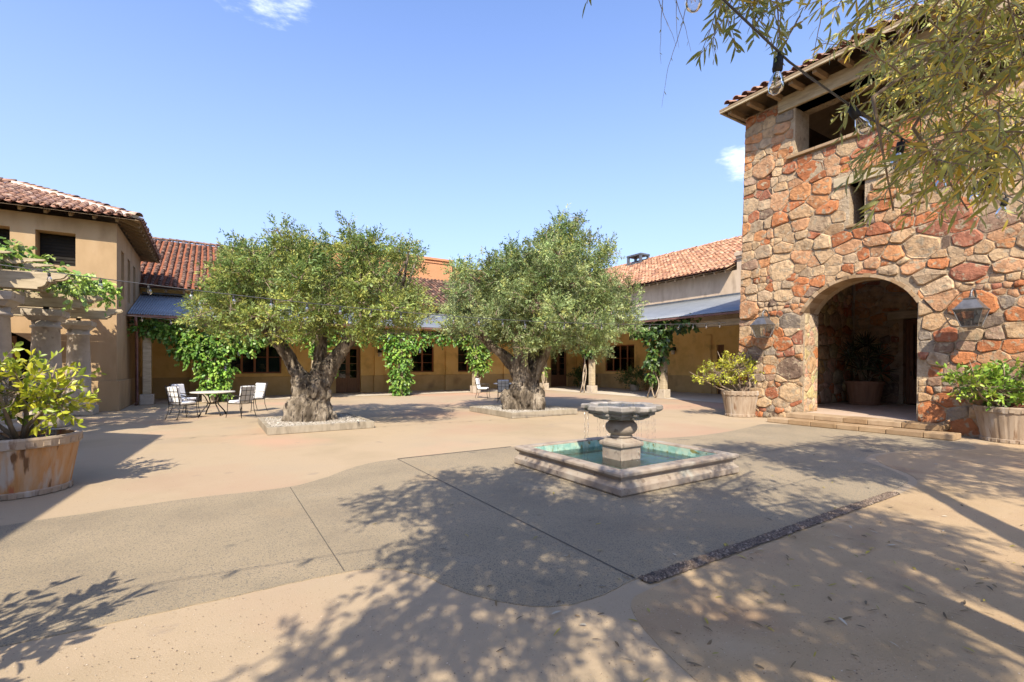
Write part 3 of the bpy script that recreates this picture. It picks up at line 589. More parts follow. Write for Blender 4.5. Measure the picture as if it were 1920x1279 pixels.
for t in (20.9, 15.7):
    for d in (-1, 1): obj('brace', MB().beam((18.8, t+d*.1, 2.75), (18.8, t+d*.62, 3.32), .09, .1), M_WOOD_GREY, v2)
post(v2, 18.8, 10.6, 3.32); obj('brace', MB().beam((18.8, 10.7, 2.6), (18.8, 11.4, 3.32), .1, .12), M_WOOD_GREY, v2)
dp = obj('downpipe', MB().tube([(-2.5, 23.62, 3.5), (-2.5, 23.66, 3.3), (-2.5, 23.9, 3.1), (-2.5, 23.95, .15), (-2.5, 23.75, .05)], .055, 10), M_GUTTER, v1, True)

# ---- corner pavilion at the left, wall on t = 21.5
lb = thing('corner_pavilion', 'two storey ochre stucco pavilion with weathered brown hip roof above the pergola', 'building', (-7.5, 25, 0))
FB = Face('t', 21.5)
wins = [rect(-4.87, 4.95, -3.88, 6.06), rect(-6.45, 4.95, -5.46, 6.06), rect(-8.2, 4.95, -7.2, 6.06), rect(-9.9, 4.95, -8.9, 6.06)]
ar = arch(-8.4, -4.95, 0, 2.35, .62)
obj('wall', plate([(-14, 0)]+[(-8.4, 0)]+ar[1:-1]+[(-4.95, 0), (-2.8, 0), (-2.8, 6.58), (-14, 6.58)], wins, .55, FB), M_STUCCO, lb)
FS = Face('s', -2.8); side = lambda u, z, d: (-2.8-d, u, z)
slits = [rect(22.5, 4.1, 23.2, 5.85), rect(24.1, 4.1, 24.8, 5.85), rect(25.7, 4.1, 26.4, 5.85)]
obj('side_wall', plate(rect(22.05, 0, 28.2, 6.58), slits, .4, side), M_STUCCO, lb)
obj('dado', MB().prism([(-4.93, 21.42), (-2.72, 21.42), (-2.72, 28.05), (-2.799, 28.05), (-2.799, 21.499), (-4.93, 21.499)], .004, 1.06), M_STUCCO, lb, bevel=.012)
obj('window', MB().box((-14, 22.052, 4.8), (-3.3, 22.06, 6.2)), M_WOOD_BROWN, lb)
for (a, b) in ((-4.87, -3.88), (-6.45, -5.46), (-8.2, -7.2)):
    obj('dark_opening', MB().box((a+.01, 21.99, 4.96), (b-.01, 22.04, 6.05)), M_DARK, lb)  # near-black plane and slats stand for the unlit window opening
    for k in range(9): obj('dark_slat', MB().box((a+.03, 21.97, 5.0+.115*k), (b-.03, 21.989, 5.07+.115*k)), M_DARK, lb)
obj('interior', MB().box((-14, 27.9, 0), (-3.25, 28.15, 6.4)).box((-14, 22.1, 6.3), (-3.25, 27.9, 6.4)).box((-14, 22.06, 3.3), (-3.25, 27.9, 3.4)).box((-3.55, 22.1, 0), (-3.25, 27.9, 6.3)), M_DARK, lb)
obj('back_wall', MB().box((-14, 28.21, 0), (-3.21, 28.5, 6.58)), M_STUCCO, lb)
fb = Face('t', 22.6); door(lb, fb, -7.4, -5.6, 2.6, M_WOOD_BROWN, glazed=False)
# hip roof
E1 = Vector((-14.6, 20.88, 6.72)); upF = Vector((0, 1, .41)).normalized(); wid = 12.5
kz = math.sqrt(1+.41**2)
roof_tiles(lb, E1, (1, 0, 0), upF, wid, 4.05*kz, PAL_A, M_TA, M_PAN['A'], keep=lambda u, v: wid-u > v/kz+.02, score=lambda p: -p.x, n_single=250, seed=12, sp=.262, ex=.37)
E2 = Vector((-2.1, 20.88, 6.72)); upS = Vector((-1, 0, .41)).normalized()
roof_tiles(lb, E2, (0, 1, 0), upS, 8.1, 4.05*kz, PAL_A, M_TA, M_PAN['A'], keep=lambda u, v: u > v/kz+.02 and 8.1-u > v/kz, score=lambda p: p.z, n_single=30, seed=13, sp=.262, ex=.37, name='eave_tile')
hip = Vector((-6.15, 24.93, 6.72+4.05*.41))
ridge_tiles(lb, (-2.14, 20.92, 6.74), hip, M_TA, 'hip_tile', 14); ridge_tiles(lb, hip, (-14.6, 24.93, 8.38), M_TA, 'ridge_tile', 15)
mb = MB(); d_ = (hip-E2).normalized(); 
obj('hip_mortar', MB().beam(E2+d_*.25+Vector((0, 0, .02)), hip+Vector((0, 0, .02)), .34, .12), M_LIME, lb)
obj('roof_deck', MB().add([E1+Vector((0, 0, -.09)), E2+Vector((0, 0, -.09)), (-2.1, 28.98, 6.63), (-14.6, 28.98, 6.63), hip+Vector((0, 0, -.1)), (-14.6, 24.93, 8.28)], [(0, 1, 4, 5), (1, 2, 4), (2, 3, 5, 4)]), M_WOOD_EAVE, lb)
for k in range(16):
    s = -2.75-.6*k; obj('rafter_tail', MB().beam((s, 21.12, 6.60), (s, 21.6, 6.80), .08, .10), M_WOOD_EAVE, lb)
for k in range(12):
    t = 21.6+.62*k; obj('rafter_tail', MB().beam((-2.17, t, 6.57), (-2.85, t, 6.845), .09, .12), M_WOOD_EAVE, lb)

# ---- building outside the picture on the left whose shadow lies across the paving
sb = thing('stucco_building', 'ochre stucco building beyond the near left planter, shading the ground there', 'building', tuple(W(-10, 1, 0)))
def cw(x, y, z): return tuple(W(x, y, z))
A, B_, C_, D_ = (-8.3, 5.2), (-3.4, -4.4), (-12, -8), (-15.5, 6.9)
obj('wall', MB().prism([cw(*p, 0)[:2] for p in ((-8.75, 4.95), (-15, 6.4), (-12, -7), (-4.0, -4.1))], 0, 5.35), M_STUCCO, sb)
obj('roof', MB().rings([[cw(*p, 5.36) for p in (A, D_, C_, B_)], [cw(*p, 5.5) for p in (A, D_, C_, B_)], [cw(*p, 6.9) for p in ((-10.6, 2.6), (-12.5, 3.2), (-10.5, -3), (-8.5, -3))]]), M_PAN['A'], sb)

# ---------------------------------------------------------------- stone tower on the right
tw = thing('stone_tower', 'tall rubble stone tower with arched entry and open loggia under the eaves', 'tower', (17, 4, 0))
def batter(z): return .26*max(0, z)/9.4
def FT(u, z, d): return (14.2+batter(z)+d, u-(.14*z/9.4 if u > 8 else 0), z)
ARCH = arch(4.38, 6.95, 0, 3.1, .80, 20); SLIT = rect(5.5, 5.32, 5.86, 6.42); LOG = rect(.6, 7.74, 7.28, 9.16); SLIT2 = rect(3.0, 5.32, 3.36, 6.42)
outT = [(-1.6, 0)]+ARCH+[(8.95, 0), (8.95, 3), (8.95, 6), (8.95, 9.5), (-1.6, 9.5)]
outT = [(-1.6, 0), ARCH[0]]+ARCH[1:-1]+[ARCH[-1], (8.95, 0), (8.95, 9.5), (-1.6, 9.5)]
obj('wall', plate(outT, [SLIT, SLIT2, LOG], .8, FT), M_MORTAR, tw)
obj('side_wall', MB().add([(15.03, 8.95, 0), (21, 8.95, 0), (21, 8.82, 9.5), (15.28, 8.82, 9.5), (15.03, 8.12, 0), (21, 8.12, 0), (21, 8.12, 9.5), (15.28, 8.12, 9.5)],
    [(3, 2, 1, 0), (4, 5, 6, 7), (0, 1, 5, 4), (1, 2, 6, 5), (2, 3, 7, 6), (3, 0, 4, 7)]), M_MORTAR, tw)
obj('back_wall', plate([(-1.6, 0), (5.3, 0), (5.3, 3.2), (6.6, 3.2), (6.6, 0), (8.1, 0), (8.1, 9.5), (-1.6, 9.5)], [], .6, lambda u, z, d: (20.2+d, u, z)), M_MORTAR, tw)
obj('side_wall', MB().box((15.5, -1.6, 0), (20.19, -.9, 9.5)), M_MORTAR, tw)
obj('cross_wall', MB().box((15.06, 3.3, .0), (20.19, 3.7, 5.0)), M_MORTAR, tw)
obj('loggia_shade_panel', MB().box((15.3, 8.02, 7.0), (20.15, 8.10, 9.5)).box((20.08, -.85, 7.0), (20.17, 8.02, 9.5)), mat('loggia_shade_brown', [(.045, .026, .016), (.07, .04, .025)], 3, .8), tw)  # dark panels added; the shade of the loggia is put into their colour
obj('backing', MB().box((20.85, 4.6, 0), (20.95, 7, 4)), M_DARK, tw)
obj('porch_floor', MB().box((14.3, 4.39, .02), (15.04, 6.94, .255)).box((15.045, 3.71, .02), (20.19, 8.11, .255)), mat('porch_paving', [(.40, .30, .22), (.48, .36, .27)], 2, .8, .3, 30), tw)
FW = Face('s', 20.2); door(tw, FW, 5.3, 6.6, 3.2, M_DOOR, leaves=1, inset=.25, glazed=False, z0=.258)
obj('lintel', MB().box((20.08, 5.0, 3.2), (20.5, 7.0, 3.46)), M_WOOD_GREY, tw, bevel=.015)
obj('beam', MB().box((14.36, .3, 9.16), (14.95, 7.75, 9.58)), M_WOOD_GREY, tw, bevel=.02)
obj('lintel', MB().box((14.31, 5.05, 6.42), (14.7, 6.22, 6.66)), M_WOOD_GREY, tw, bevel=.015)
obj('lintel', MB().box((14.31, 2.6, 6.42), (14.7, 3.75, 6.66)), M_WOOD_GREY, tw, bevel=.015)
for k in range(9):   # sloping sill slabs of the loggia
    t = .5+.775*k; obj('sill', MB().box((14.30, t, 7.66), (15.25, t+.765, 7.745)), M_STEP, tw, bevel=.012)
for u in (5.45, 2.95): obj('sill', MB().box((14.28, u, 5.25), (14.9, u+.46, 5.318)), M_STEP, tw, bevel=.01)
# rubble stones: weighted cells clipped by the openings, each a proud irregular boulder face
def offset_hole(poly, g):
    c = np.mean(poly, 0); return [(p[0]+g*np.sign(p[0]-c[0]), p[1]+(g*np.sign(p[1]-c[1]))) for p in poly]
def inside(p, poly):
    x, y = p; r = False; n = len(poly)
    for i in range(n):
        (x0, y0), (x1, y1) = poly[i], poly[(i+1) % n]
        if (y0 > y) != (y1 > y) and x < (x1-x0)*(y-y0)/(y1-y0)+x0: r = not r
    return r
def nearest_on(p, poly):
    best, bp = 1e9, p
    for i in range(len(poly)):
        a = Vector(poly[i]).to_2d(); b = Vector(poly[(i+1) % len(poly)]).to_2d(); ab = b-a
        k = max(0, min(1, (Vector(p)-a).dot(ab)/max(ab.length_squared, 1e-9))); q = a+ab*k; d = (Vector(p)-q).length
        if d < best: best, bp = d, (q.x, q.y)
    return bp
def rubble(u0, u1, z0, z1, holes, seed, sizes=(.085, .29), stretch=1.3):
    r = random.Random(seed); pts = []
    z = z0; m_ = sum(sizes)
    while z < z1:
        h = m_*r.uniform(.34, 1.02); x = u0-r.uniform(0, .3)
        while x < u1:
            w = h*r.uniform(.7, 2.1); p = (x+w/2, z+h/2+r.gauss(0, .13*h)); x += w
            if u0-.05 < p[0] < u1+.05: pts.append([p[0]/stretch, p[1], .5*math.sqrt(w/stretch*h)*r.uniform(.75, 1.2)])
        z += h*.96
    big = r.sample(range(len(pts)), len(pts)//22)
    for i in big:
        if pts[i] is None: continue
        x, y, w = pts[i]; pts[i][2] = m_*r.uniform(.62, .95)
        for k, q in enumerate(pts):
            if q is not None and k != i and k not in big and math.dist(q[:2], (x, y)) < m_*.66: pts[k] = None
    pts = [q for q in pts if q is not None]
    new = []
    for x, y, w in pts:
        inh = [h for h in holes if inside((x*stretch, y), h)]
        if inh and math.dist(nearest_on((x*stretch, y), inh[0]), (x*stretch, y)) < .10: continue
        new.append((x, y, w, bool(inh)))
    pts = new
    out = []
    for i, (x, y, w, dummy) in enumerate(pts):
        if dummy: continue
        poly = [(u0/stretch, z0), (u1/stretch, z0), (u1/stretch, z1), (u0/stretch, z1)]
        for j, (x2, y2, w2, _) in enumerate(pts):
            if i == j or abs(x-x2) > 1.5 or abs(y-y2) > 1.5: continue
            nx, ny = x2-x, y2-y; c = (x2*x2+y2*y2-w2*w2-x*x-y*y+w*w)/2; new = []
            for k in range(len(poly)):
                a, b = poly[k], poly[(k+1) % len(poly)]; da = a[0]*nx+a[1]*ny-c; db = b[0]*nx+b[1]*ny-c
                if da <= 0: new.append(a)
                if (da < 0) != (db < 0): t = da/(da-db); new.append((a[0]+(b[0]-a[0])*t, a[1]+(b[1]-a[1])*t))
            poly = new
            if len(poly) < 3: break
        for h in holes:     # keep the whole stone on its own side of an opening
            if len(poly) < 3: break
            qx, qy = nearest_on((x*stretch, y), h); dx, dy = qx-x*stretch, qy-y; sg = -1 if inside((x*stretch, y), h) else 1
            if sg < 0: poly = []; break
            c = dx*qx+dy*qy-.006*math.hypot(dx, dy); new = []
            for k in range(len(poly)):
                a, b = poly[k], poly[(k+1) % len(poly)]; da = a[0]*stretch*dx+a[1]*dy-c; db = b[0]*stretch*dx+b[1]*dy-c
                if da <= 0: new.append(a)
                if (da < 0) != (db < 0): t = da/(da-db); new.append((a[0]+(b[0]-a[0])*t, a[1]+(b[1]-a[1])*t))
            poly = new
        if len(poly) < 3: continue
        poly = [(a*stretch, b) for a, b in poly]; cx = sum(p[0] for p in poly)/len(poly); cy = sum(p[1] for p in poly)/len(poly)
        per = []
        for k in range(len(poly)):
            a, b = poly[k], poly[(k+1) % len(poly)]; n_ = max(1, int(math.dist(a, b)/.05)); per += [(a[0]+(b[0]-a[0])*q/n_, a[1]+(b[1]-a[1])*q/n_) for q in range(n_)]
        n = len(poly); base = []
        for k in range(n):
            a, b, c = poly[k-1], poly[k], poly[(k+1) % n]; q = r.uniform(.05, .20)
            if math.dist(a, b) > .03: base.append((b[0]+(a[0]-b[0])*q, b[1]+(a[1]-b[1])*q))
            if math.dist(b, c) > .03: base.append((b[0]+(c[0]-b[0])*q, b[1]+(c[1]-b[1])*q))
        while len(base) > 12: k = min(range(len(base)), key=lambda k: math.dist(base[k], base[(k+1) % len(base)])); base.pop(k)
        n = len(base)
        if n < 4: continue
        rad = max(.05, sum(math.dist(p, (cx, cy)) for p in base)/n); gap = r.uniform(.002, .013)
        base = [(cx+(p[0]-cx)*(1-gap/rad)*r.uniform(.95, 1.01), cy+(p[1]-cy)*(1-gap/rad)*r.uniform(.95, 1.01)) for p in base]
        bad = False
        for h in holes:
            base = [nearest_on(p, h) if inside(p, h) else p for p in base]
        cx = sum(p[0] for p in base)/n; cy = sum(p[1] for p in base)/n; rad = sum(math.dist(p, (cx, cy)) for p in base)/n
        bad = rad < .03 or any(inside((cx, cy), h) for h in holes)
        if not bad: out.append((cx, cy, rad, base))
    return out
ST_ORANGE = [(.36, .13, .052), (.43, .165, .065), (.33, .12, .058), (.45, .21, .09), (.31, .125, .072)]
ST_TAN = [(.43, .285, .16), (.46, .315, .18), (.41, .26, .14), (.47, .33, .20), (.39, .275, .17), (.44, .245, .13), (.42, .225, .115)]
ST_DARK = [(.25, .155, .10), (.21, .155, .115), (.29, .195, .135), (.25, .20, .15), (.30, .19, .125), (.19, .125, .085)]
def stone_mesh(cx, cy, rad, base, fmap, r, proud, col):
    mb = MB(); n = len(base); pr = proud*(r.uniform(.9, 1.5) if r.random() < .28 else r.uniform(.32, .7)); tilt = (r.gauss(0, .06), r.gauss(0, .06)); z = lambda p, d: (p[0], p[1], d)
    r0 = [fmap(p[0], p[1], .03) for p in base]; r1 = [fmap(p[0], p[1], -pr*r.uniform(.25, .6)) for p in base]
    sc = r.uniform(.84, .93); t2 = [(cx+(p[0]-cx)*sc*r.uniform(.94, 1.05), cy+(p[1]-cy)*sc*r.uniform(.94, 1.05)) for p in base]
    r2 = [fmap(p[0], p[1], -pr*r.uniform(.85, 1.1)-tilt[0]*(p[0]-cx)-tilt[1]*(p[1]-cy)) for p in t2]
    mb.v = r0+r1+r2+[fmap(cx+r.gauss(0, rad*.15), cy+r.gauss(0, rad*.15), -pr*r.uniform(.95, 1.35))]
    for k in range(n):
        k2 = (k+1) % n; mb.f += [(k2, k, n+k, n+k2), (n+k2, n+k, 2*n+k, 2*n+k2), (2*n+k2, 2*n+k, 3*n)]
    return mb
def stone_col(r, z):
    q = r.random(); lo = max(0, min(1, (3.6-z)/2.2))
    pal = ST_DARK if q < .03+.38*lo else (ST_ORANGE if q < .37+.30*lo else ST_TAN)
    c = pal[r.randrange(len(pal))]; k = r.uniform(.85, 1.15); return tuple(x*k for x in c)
def lay_stones(parent, cells, fmap, seed, n_single, proud=.045, colf=stone_col):
    r = random.Random(seed); cells = sorted(cells, key=lambda c: -c[2]*(1 if c[0] > 2.3 else .2)); org = world_loc(parent); V, F, C = [], [], []; off = 0
    for k, (cx, cy, rad, base) in enumerate(cells):
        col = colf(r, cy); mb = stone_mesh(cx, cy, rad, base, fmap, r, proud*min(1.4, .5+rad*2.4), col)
        if k < n_single:
            me = mb.mesh('stone', M_STONE, org); ca = me.color_attributes.new('col', 'FLOAT_COLOR', 'POINT')
            ca.data.foreach_set('color', np.tile(np.array([*col, 1], np.float32), len(mb.v))); link('stone', me, parent)
        else:
            tri = []
            for f in mb.f: tri += [f] if len(f) == 3 else [(f[0], f[1], f[2]), (f[0], f[2], f[3])]
            V.append(np.array(mb.v)); F.append(np.array(tri)+off); C.append(np.tile(np.array(col), (len(mb.v), 1))); off += len(mb.v)
    if V: np_mesh('small_stones', np.concatenate(V), np.concatenate(F), M_STONE, np.concatenate(C), parent, 'stuff')
ARCH_H = [(4.37, -.5), (4.37, 3.06)]+[(5.665+(p[0]-5.665)*1.06, p[1]+.075) for p in ARCH[2:-2]]+[(6.96, 3.06), (6.96, -.5)]
cells = rubble(-1.55, 8.96, .02, 9.45, [ARCH_H, rect(5.44, 5.2, 5.92, 6.42), rect(5.0, 6.40, 6.27, 6.68), rect(2.94, 5.2, 3.42, 6.42), rect(2.55, 6.40, 3.8, 6.68), rect(.3, 7.64, 7.32, 9.2), rect(.3, 9.14, 7.77, 9.6)], 21)
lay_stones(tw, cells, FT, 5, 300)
# corner stones overlap on to the jambs, the porch walls and the arch soffit
jamb = rubble(14.25, 15.0, .27, 3.08, [], 4, (.10, .26), 1.0)
sunlit_col = lambda r, z: tuple(x*r.uniform(1.0, 1.35) for x in (ST_TAN[r.randrange(5)] if r.random() < .85 else ST_ORANGE[r.randrange(5)]))  # paler tones put sunlight on the jamb and left porch wall into the colour
lay_stones(tw, jamb, lambda u, z, d: (u+batter(z), 6.95+d*.5, z), 6, 0, .014, sunlit_col)
lay_stones(tw, rubble(3.75, 8.05, .28, 9.2, [rect(5.2, 0, 6.7, 3.5), rect(4.95, 3.15, 7.05, 3.5)], 33, (.14, .3)), lambda u, z, d: (20.2+d, u, z), 7, 0, .05)
lay_stones(tw, rubble(15.1, 20.1, .28, 9.2, [], 34, (.14, .32)), lambda u, z, d: (u, 8.12+d, z), 8, 0, .04, sunlit_col)
lay_stones(tw, rubble(15.1, 20.1, .28, 4.9, [], 35, (.14, .32)), lambda u, z, d: (u, 3.7-d, z), 9, 0, .04)
lay_stones(tw, rubble(15.1, 20.9, .05, 9.4, [], 36, (.16, .34)), lambda u, z, d: (u, 8.95-.13*z/9.5-d, z), 10, 0, .05)
# thin voussoirs round the arch
for i in range(1, len(ARCH)-2):
    (u0, z0), (u1, z1) = ARCH[i], ARCH[i+1]; c = Vector(((4.38+6.95)/2, 3.1+.8-1.43))
    o0 = c+(Vector((u0, z0))-c).normalized()*(Vector((u0, z0))-c).length*1.0; e = .085+.02*math.sin(i*2.3)
    q = [(u0, z0), (u1, z1)]; q2 = [tuple(Vector(p)+(Vector(p)-c).normalized()*e) for p in q]; s0 = .004
    vs = [FT(*p, d) for d in (-.03-.012*(i % 3), .5) for p in (q[0], q[1], q2[1], q2[0])]
    vs = [(Vector(v)+Vector((0, (c.x-v[1])*.004, -.004))) for v in vs]
    obj('voussoir', MB().add(vs, [(0, 1, 2, 3), (7, 6, 5, 4), (0, 4, 5, 1), (1, 5, 6, 2), (2, 6, 7, 3), (3, 7, 4, 0)]), M_STEP, tw)
# tower roof
ET = Vector((13.62, -2.0, 9.74)); upT = Vector((1, 0, .40)).normalized(); kt = math.sqrt(1.16)
roof_tiles(tw, ET, (0, 1, 0), upT, 11.15, 3.9*kt, PAL_A, M_TA, M_PAN['A'], keep=lambda u, v: 11.15-u > v/kt and u > v/kt, score=lambda p: p.z*3-p.y, n_single=110, seed=31)
ET2 = Vector((13.62, 9.15, 9.74)); upT2 = Vector((0, -1, .40)).normalized()
roof_tiles(tw, ET2, (1, 0, 0), upT2, 7.8, 3.9*kt, PAL_A, M_TA, M_PAN['A'], keep=lambda u, v: u > v/kt and 7.8-u > v/kt, score=lambda p: p.z, n_single=30, seed=32, name='eave_tile')
obj('roof_deck', MB().rings([[(13.6, -2.02, 9.62), (21.4, -2.02, 9.62), (21.4, 9.17, 9.62), (13.6, 9.17, 9.62)], [(13.6, -2.02, 9.68), (21.4, -2.02, 9.68), (21.4, 9.17, 9.68), (13.6, 9.17, 9.68)], [(17.5, 2, 11.22), (17.6, 2, 11.22), (17.6, 5.2, 11.22), (17.5, 5.2, 11.22)]], cap0=False), M_WOOD_EAVE, tw)
for k in range(17):
    t = 8.9-.62*k; obj('rafter_tail', MB().beam((13.72, t, 9.56), (15.2, t, 9.60), .11, .15), M_WOOD_EAVE, tw)
for k in range(11):
    t = 7.9-.75*k; obj('rafter', MB().beam((14.9, t, 9.62), (17.5, t, 10.9), .1, .16), M_WOOD_BROWN, tw)
obj('fascia', MB().box((13.60, -2.0, 9.56), (13.66, 9.16, 9.61)).box((13.66, 9.1, 9.56), (21.3, 9.16, 9.61)), M_WOOD_GREY, tw)
# two sandstone steps made of blocks
st = thing('entry_steps', 'two low sandstone steps leading up into the arched stone entry', 'steps', (13.7, 5.5, 0))
def step_row(s0, s1, t0, t1, z0, z1, n, seed):
    r = random.Random(seed); xs = [t0+(t1-t0)*k/n+(r.uniform(-.08, .08) if 0 < k < n else 0) for k in range(n+1)]
    for a, b in zip(xs, xs[1:]):
        d = r.uniform(-.01, .01); obj('step_block', MB().box((s0+d, a+.004, z0), (s1, b-.004, z1+r.uniform(-.004, .004))), M_STEP, st, bevel=.015)
step_row(13.2, 13.72, 3.45, 7.42, .006, .13, 7, 1); step_row(13.66, 14.29, 3.75, 7.15, .134, .262, 5, 2)

# ---------------------------------------------------------------- pergola with stone columns
pg = thing('pergola', 'timber pergola on three fat stone columns before the ochre pavilion', 'pergola', (-3.6, 16.9, 0))
for t in (13.2, 16.9, 20.45):
    s = -3.62
    c = obj('column', MB().lathe([(.33, .55), (.34, .62), (.315, .68), (.31, 1.4), (.27, 2.55), (.31, 2.57), (.31, 2.62), (.27, 2.64), (.28, 2.74)], (s, t, 0), 28), M_STONE_CUT, pg, True)
    obj('plinth', MB().box((s-.44, t-.44, .004), (s+.44, t+.44, .28)), M_STONE_CUT, c, bevel=.02)
    obj('torus', MB().lathe([(.40, .281), (.435, .33), (.435, .40), (.38, .45), (.36, .48), (.385, .52), (.35, .56)], (s, t, 0), 28), M_STONE_CUT, c, True)
    obj('capital', MB().rings([[(s+a*q, t+b*q, z) for a, b in ((-1, -1), (1, -1), (1, 1), (-1, 1))] for q, z in ((.27, 2.742), (.31, 2.80), (.34, 2.84), (.375, 2.86), (.39, 2.93), (.39, 3.02))]), M_STONE_CUT, c, bevel=.012)
    obj('bracket', MB().box((s-.05, t-.05, 3.021), (s+.05, t+.05, 3.12)), M_IRON, c)
def scroll_beam(t, s0, s1, z0, z1, w):
    """beam along s whose free end is cut in a double curve"""
    h = z1-z0; q = [(s0, z0), (s1-.42, z0)]
    q += [(s1-.42+.13*math.sin(a), z0+.12*h+.36*h*(1-math.cos(a))) for a in (0, .5, 1., 1.57)]
    q += [(s1-.20, z0+.5*h), (s1-.20, z0+.6*h)] + [(s1-.20+.2*math.sin(a), z1-.30*h*math.cos(a)-.06*h) for a in (.2, .6, 1.0, 1.5)] + [(s1-.02, z1), (s0, z1)]
    return MB().rings([[(a, t-w/2, b) for a, b in q], [(a, t+w/2, b) for a, b in q]])
for t in (13.2, 16.9, 20.45):
    fix_normals(obj('beam', scroll_beam(t-.11, -11, -2.5, 3.12, 3.46, .12), M_WOOD_GREY, pg)); fix_normals(obj('beam', scroll_beam(t+.11, -11, -2.5, 3.12, 3.46, .12), M_WOOD_GREY, pg))
fix_normals(obj('ridge_beam', MB().beam((-3.62, 12.3, 3.545), (-3.62, 21.4, 3.545), .15, .165), M_WOOD_GREY, pg)); obj('ridge_beam', MB().beam((-6.6, 12.3, 3.545), (-6.6, 21.4, 3.545), .15, .165), M_WOOD_GREY, pg)
for k in range(14):
    t = 12.72+.60*k; fix_normals(obj('purlin', scroll_beam(t, -11, -3.2 if t < 13.2 else -2.85, 3.63, 3.76, .08), M_WOOD_GREY, pg))
# ---------------------------------------------------------------- fountain
fo = thing('fountain', 'square pink stone fountain with tiered scalloped bowl and turquoise basin', 'fountain', (5.35, 5.28, 0))
fx0, fx1, fy0, fy1 = 4.16, 6.55, 4.11, 6.46
def sq(e, z): return [(fx0-e, fy0-e, z), (fx1+e, fy0-e, z), (fx1+e, fy1+e, z), (fx0-e, fy1+e, z)]
obj('rim', MB().rings([sq(0, .012), sq(.012, .03), sq(.012, .105), sq(-.01, .125), sq(-.035, .15), sq(-.05, .19), sq(-.045, .205), sq(-.02, .21), sq(-.02, .225), sq(.0, .232), sq(.012, .25), sq(.012, .28), sq(-.004, .297), sq(-.03, .302), sq(-.15, .302), sq(-.17, .29), sq(-.17, .02)], cap1=False), M_CANTERA, fo, bevel=.006)
obj('basin', MB().add(sq(-.172, .06), [(0, 1, 2, 3)]), M_POOL, fo)
ib = fo
for k in range(4):
    (x0, y0), (x1, y1) = [(fx0+.174, fy0+.174), (fx1-.174, fy0+.174), (fx1-.174, fy1-.174), (fx0+.174, fy1-.174)][k], [(fx1-.174, fy0+.174), (fx1-.174, fy1-.174), (fx0+.174, fy1-.174), (fx0+.174, fy0+.174)][k]
    d = Vector((x1-x0, y1-y0, 0)); L_ = d.length; d.normalize(); nrm_ = Vector((-d.y, d.x, 0)); nt_ = 15
    for q in range(nt_):
        a = Vector((x0, y0, 0))+d*(L_*q/nt_+.003); b = Vector((x0, y0, 0))+d*(L_*(q+1)/nt_-.003); i_ = nrm_*.012
        vs = [a+Vector((0, 0, .10)), b+Vector((0, 0, .10)), b+i_+Vector((0, 0, .10)), a+i_+Vector((0, 0, .10)), a+Vector((0, 0, .275)), b+Vector((0, 0, .275)), b+i_+Vector((0, 0, .275)), a+i_+Vector((0, 0, .275))]
        obj('basin_tile', MB().add(vs, [(0, 3, 2, 1), (4, 5, 6, 7), (0, 1, 5, 4), (1, 2, 6, 5), (2, 3, 7, 6), (3, 0, 4, 7)]), M_POOLTILE, fo)
obj('water', MB().add(sq(-.19, .172), [(0, 1, 2, 3)]), M_WATER, fo)
fc = (5.355, 5.285, 0)
def sqc(e, z): return [(fc[0]-e, fc[1]-e, z), (fc[0]+e, fc[1]-e, z), (fc[0]+e, fc[1]+e, z), (fc[0]-e, fc[1]+e, z)]
obj('pedestal', MB().rings([sqc(.205, .06), sqc(.205, .36), sqc(.235, .37), sqc(.24, .40), sqc(.235, .43), sqc(.20, .445), sqc(.165, .475), sqc(.16, .49)]), M_CANTERA, fo, bevel=.006)
obj('urn', MB().lathe([(.13, .49), (.165, .50), (.17, .52), (.15, .535), (.19, .555), (.232, .60), (.245, .65), (.235, .70), (.19, .745), (.135, .77), (.15, .79)], fc, 32), M_CANTERA, fo, True)
def quat(k, z, ov=0.):
    a, b, q = .44, .17, .17; P = []
    for i in range(4):
        c, s = math.cos(i*math.pi/2), math.sin(i*math.pi/2)
        for x, y in ((a, -a), (a, -b), (a+q*.62, -b), (a+q, -b*.5), (a+q, b*.5), (a+q*.62, b), (a, b)): P.append((fc[0]+k*(x*c-y*s), fc[1]+k*(x*s+y*c), z))
    return P
obj('bowl', MB().rings([quat(.42, .775), quat(.60, .785), quat(.68, .80), quat(.70, .825), quat(.80, .845), quat(.82, .865), quat(.80, .88), quat(.90, .895), quat(.97, .915), quat(1, .935), quat(1, .985), quat(.97, 1.0), quat(.84, 1.0), quat(.80, .985), quat(.74, .94)]), M_CANTERA_W, fo, bevel=.005)
obj('bowl_water', MB().add(quat(.79, .978), [tuple(range(28))]), M_WATER, fo)
r = random.Random(3)
for (ax, ay) in ((.52, .22), (.5, -.2), (-.55, .12), (-.5, -.2), (.1, .58), (-.2, -.56), (-.53, .2), (.55, .0)):
    for q in range(3):
        x, y = fc[0]+ax+r.gauss(0, .03), fc[1]+ay+r.gauss(0, .03); w_ = r.uniform(.003, .006)
        mb = MB(); z = .90
        while z > .19:
            l = r.uniform(.03, .13)*(1 if z > .6 else .6); mb.tube([(x+ax*.03*(.9-z), y+ay*.03*(.9-z), z), (x+ax*.03*(.9-z)+r.gauss(0, .002), y+ay*.03*(.9-z), z-l*.5), (x+ax*.03*(.9-z), y+ay*.03*(.9-z), z-l)], [.0008, w_*.62, .0008], 5); z -= l+r.uniform(.005, .05)
        obj('water_stream', mb, M_STREAM, fo, True)

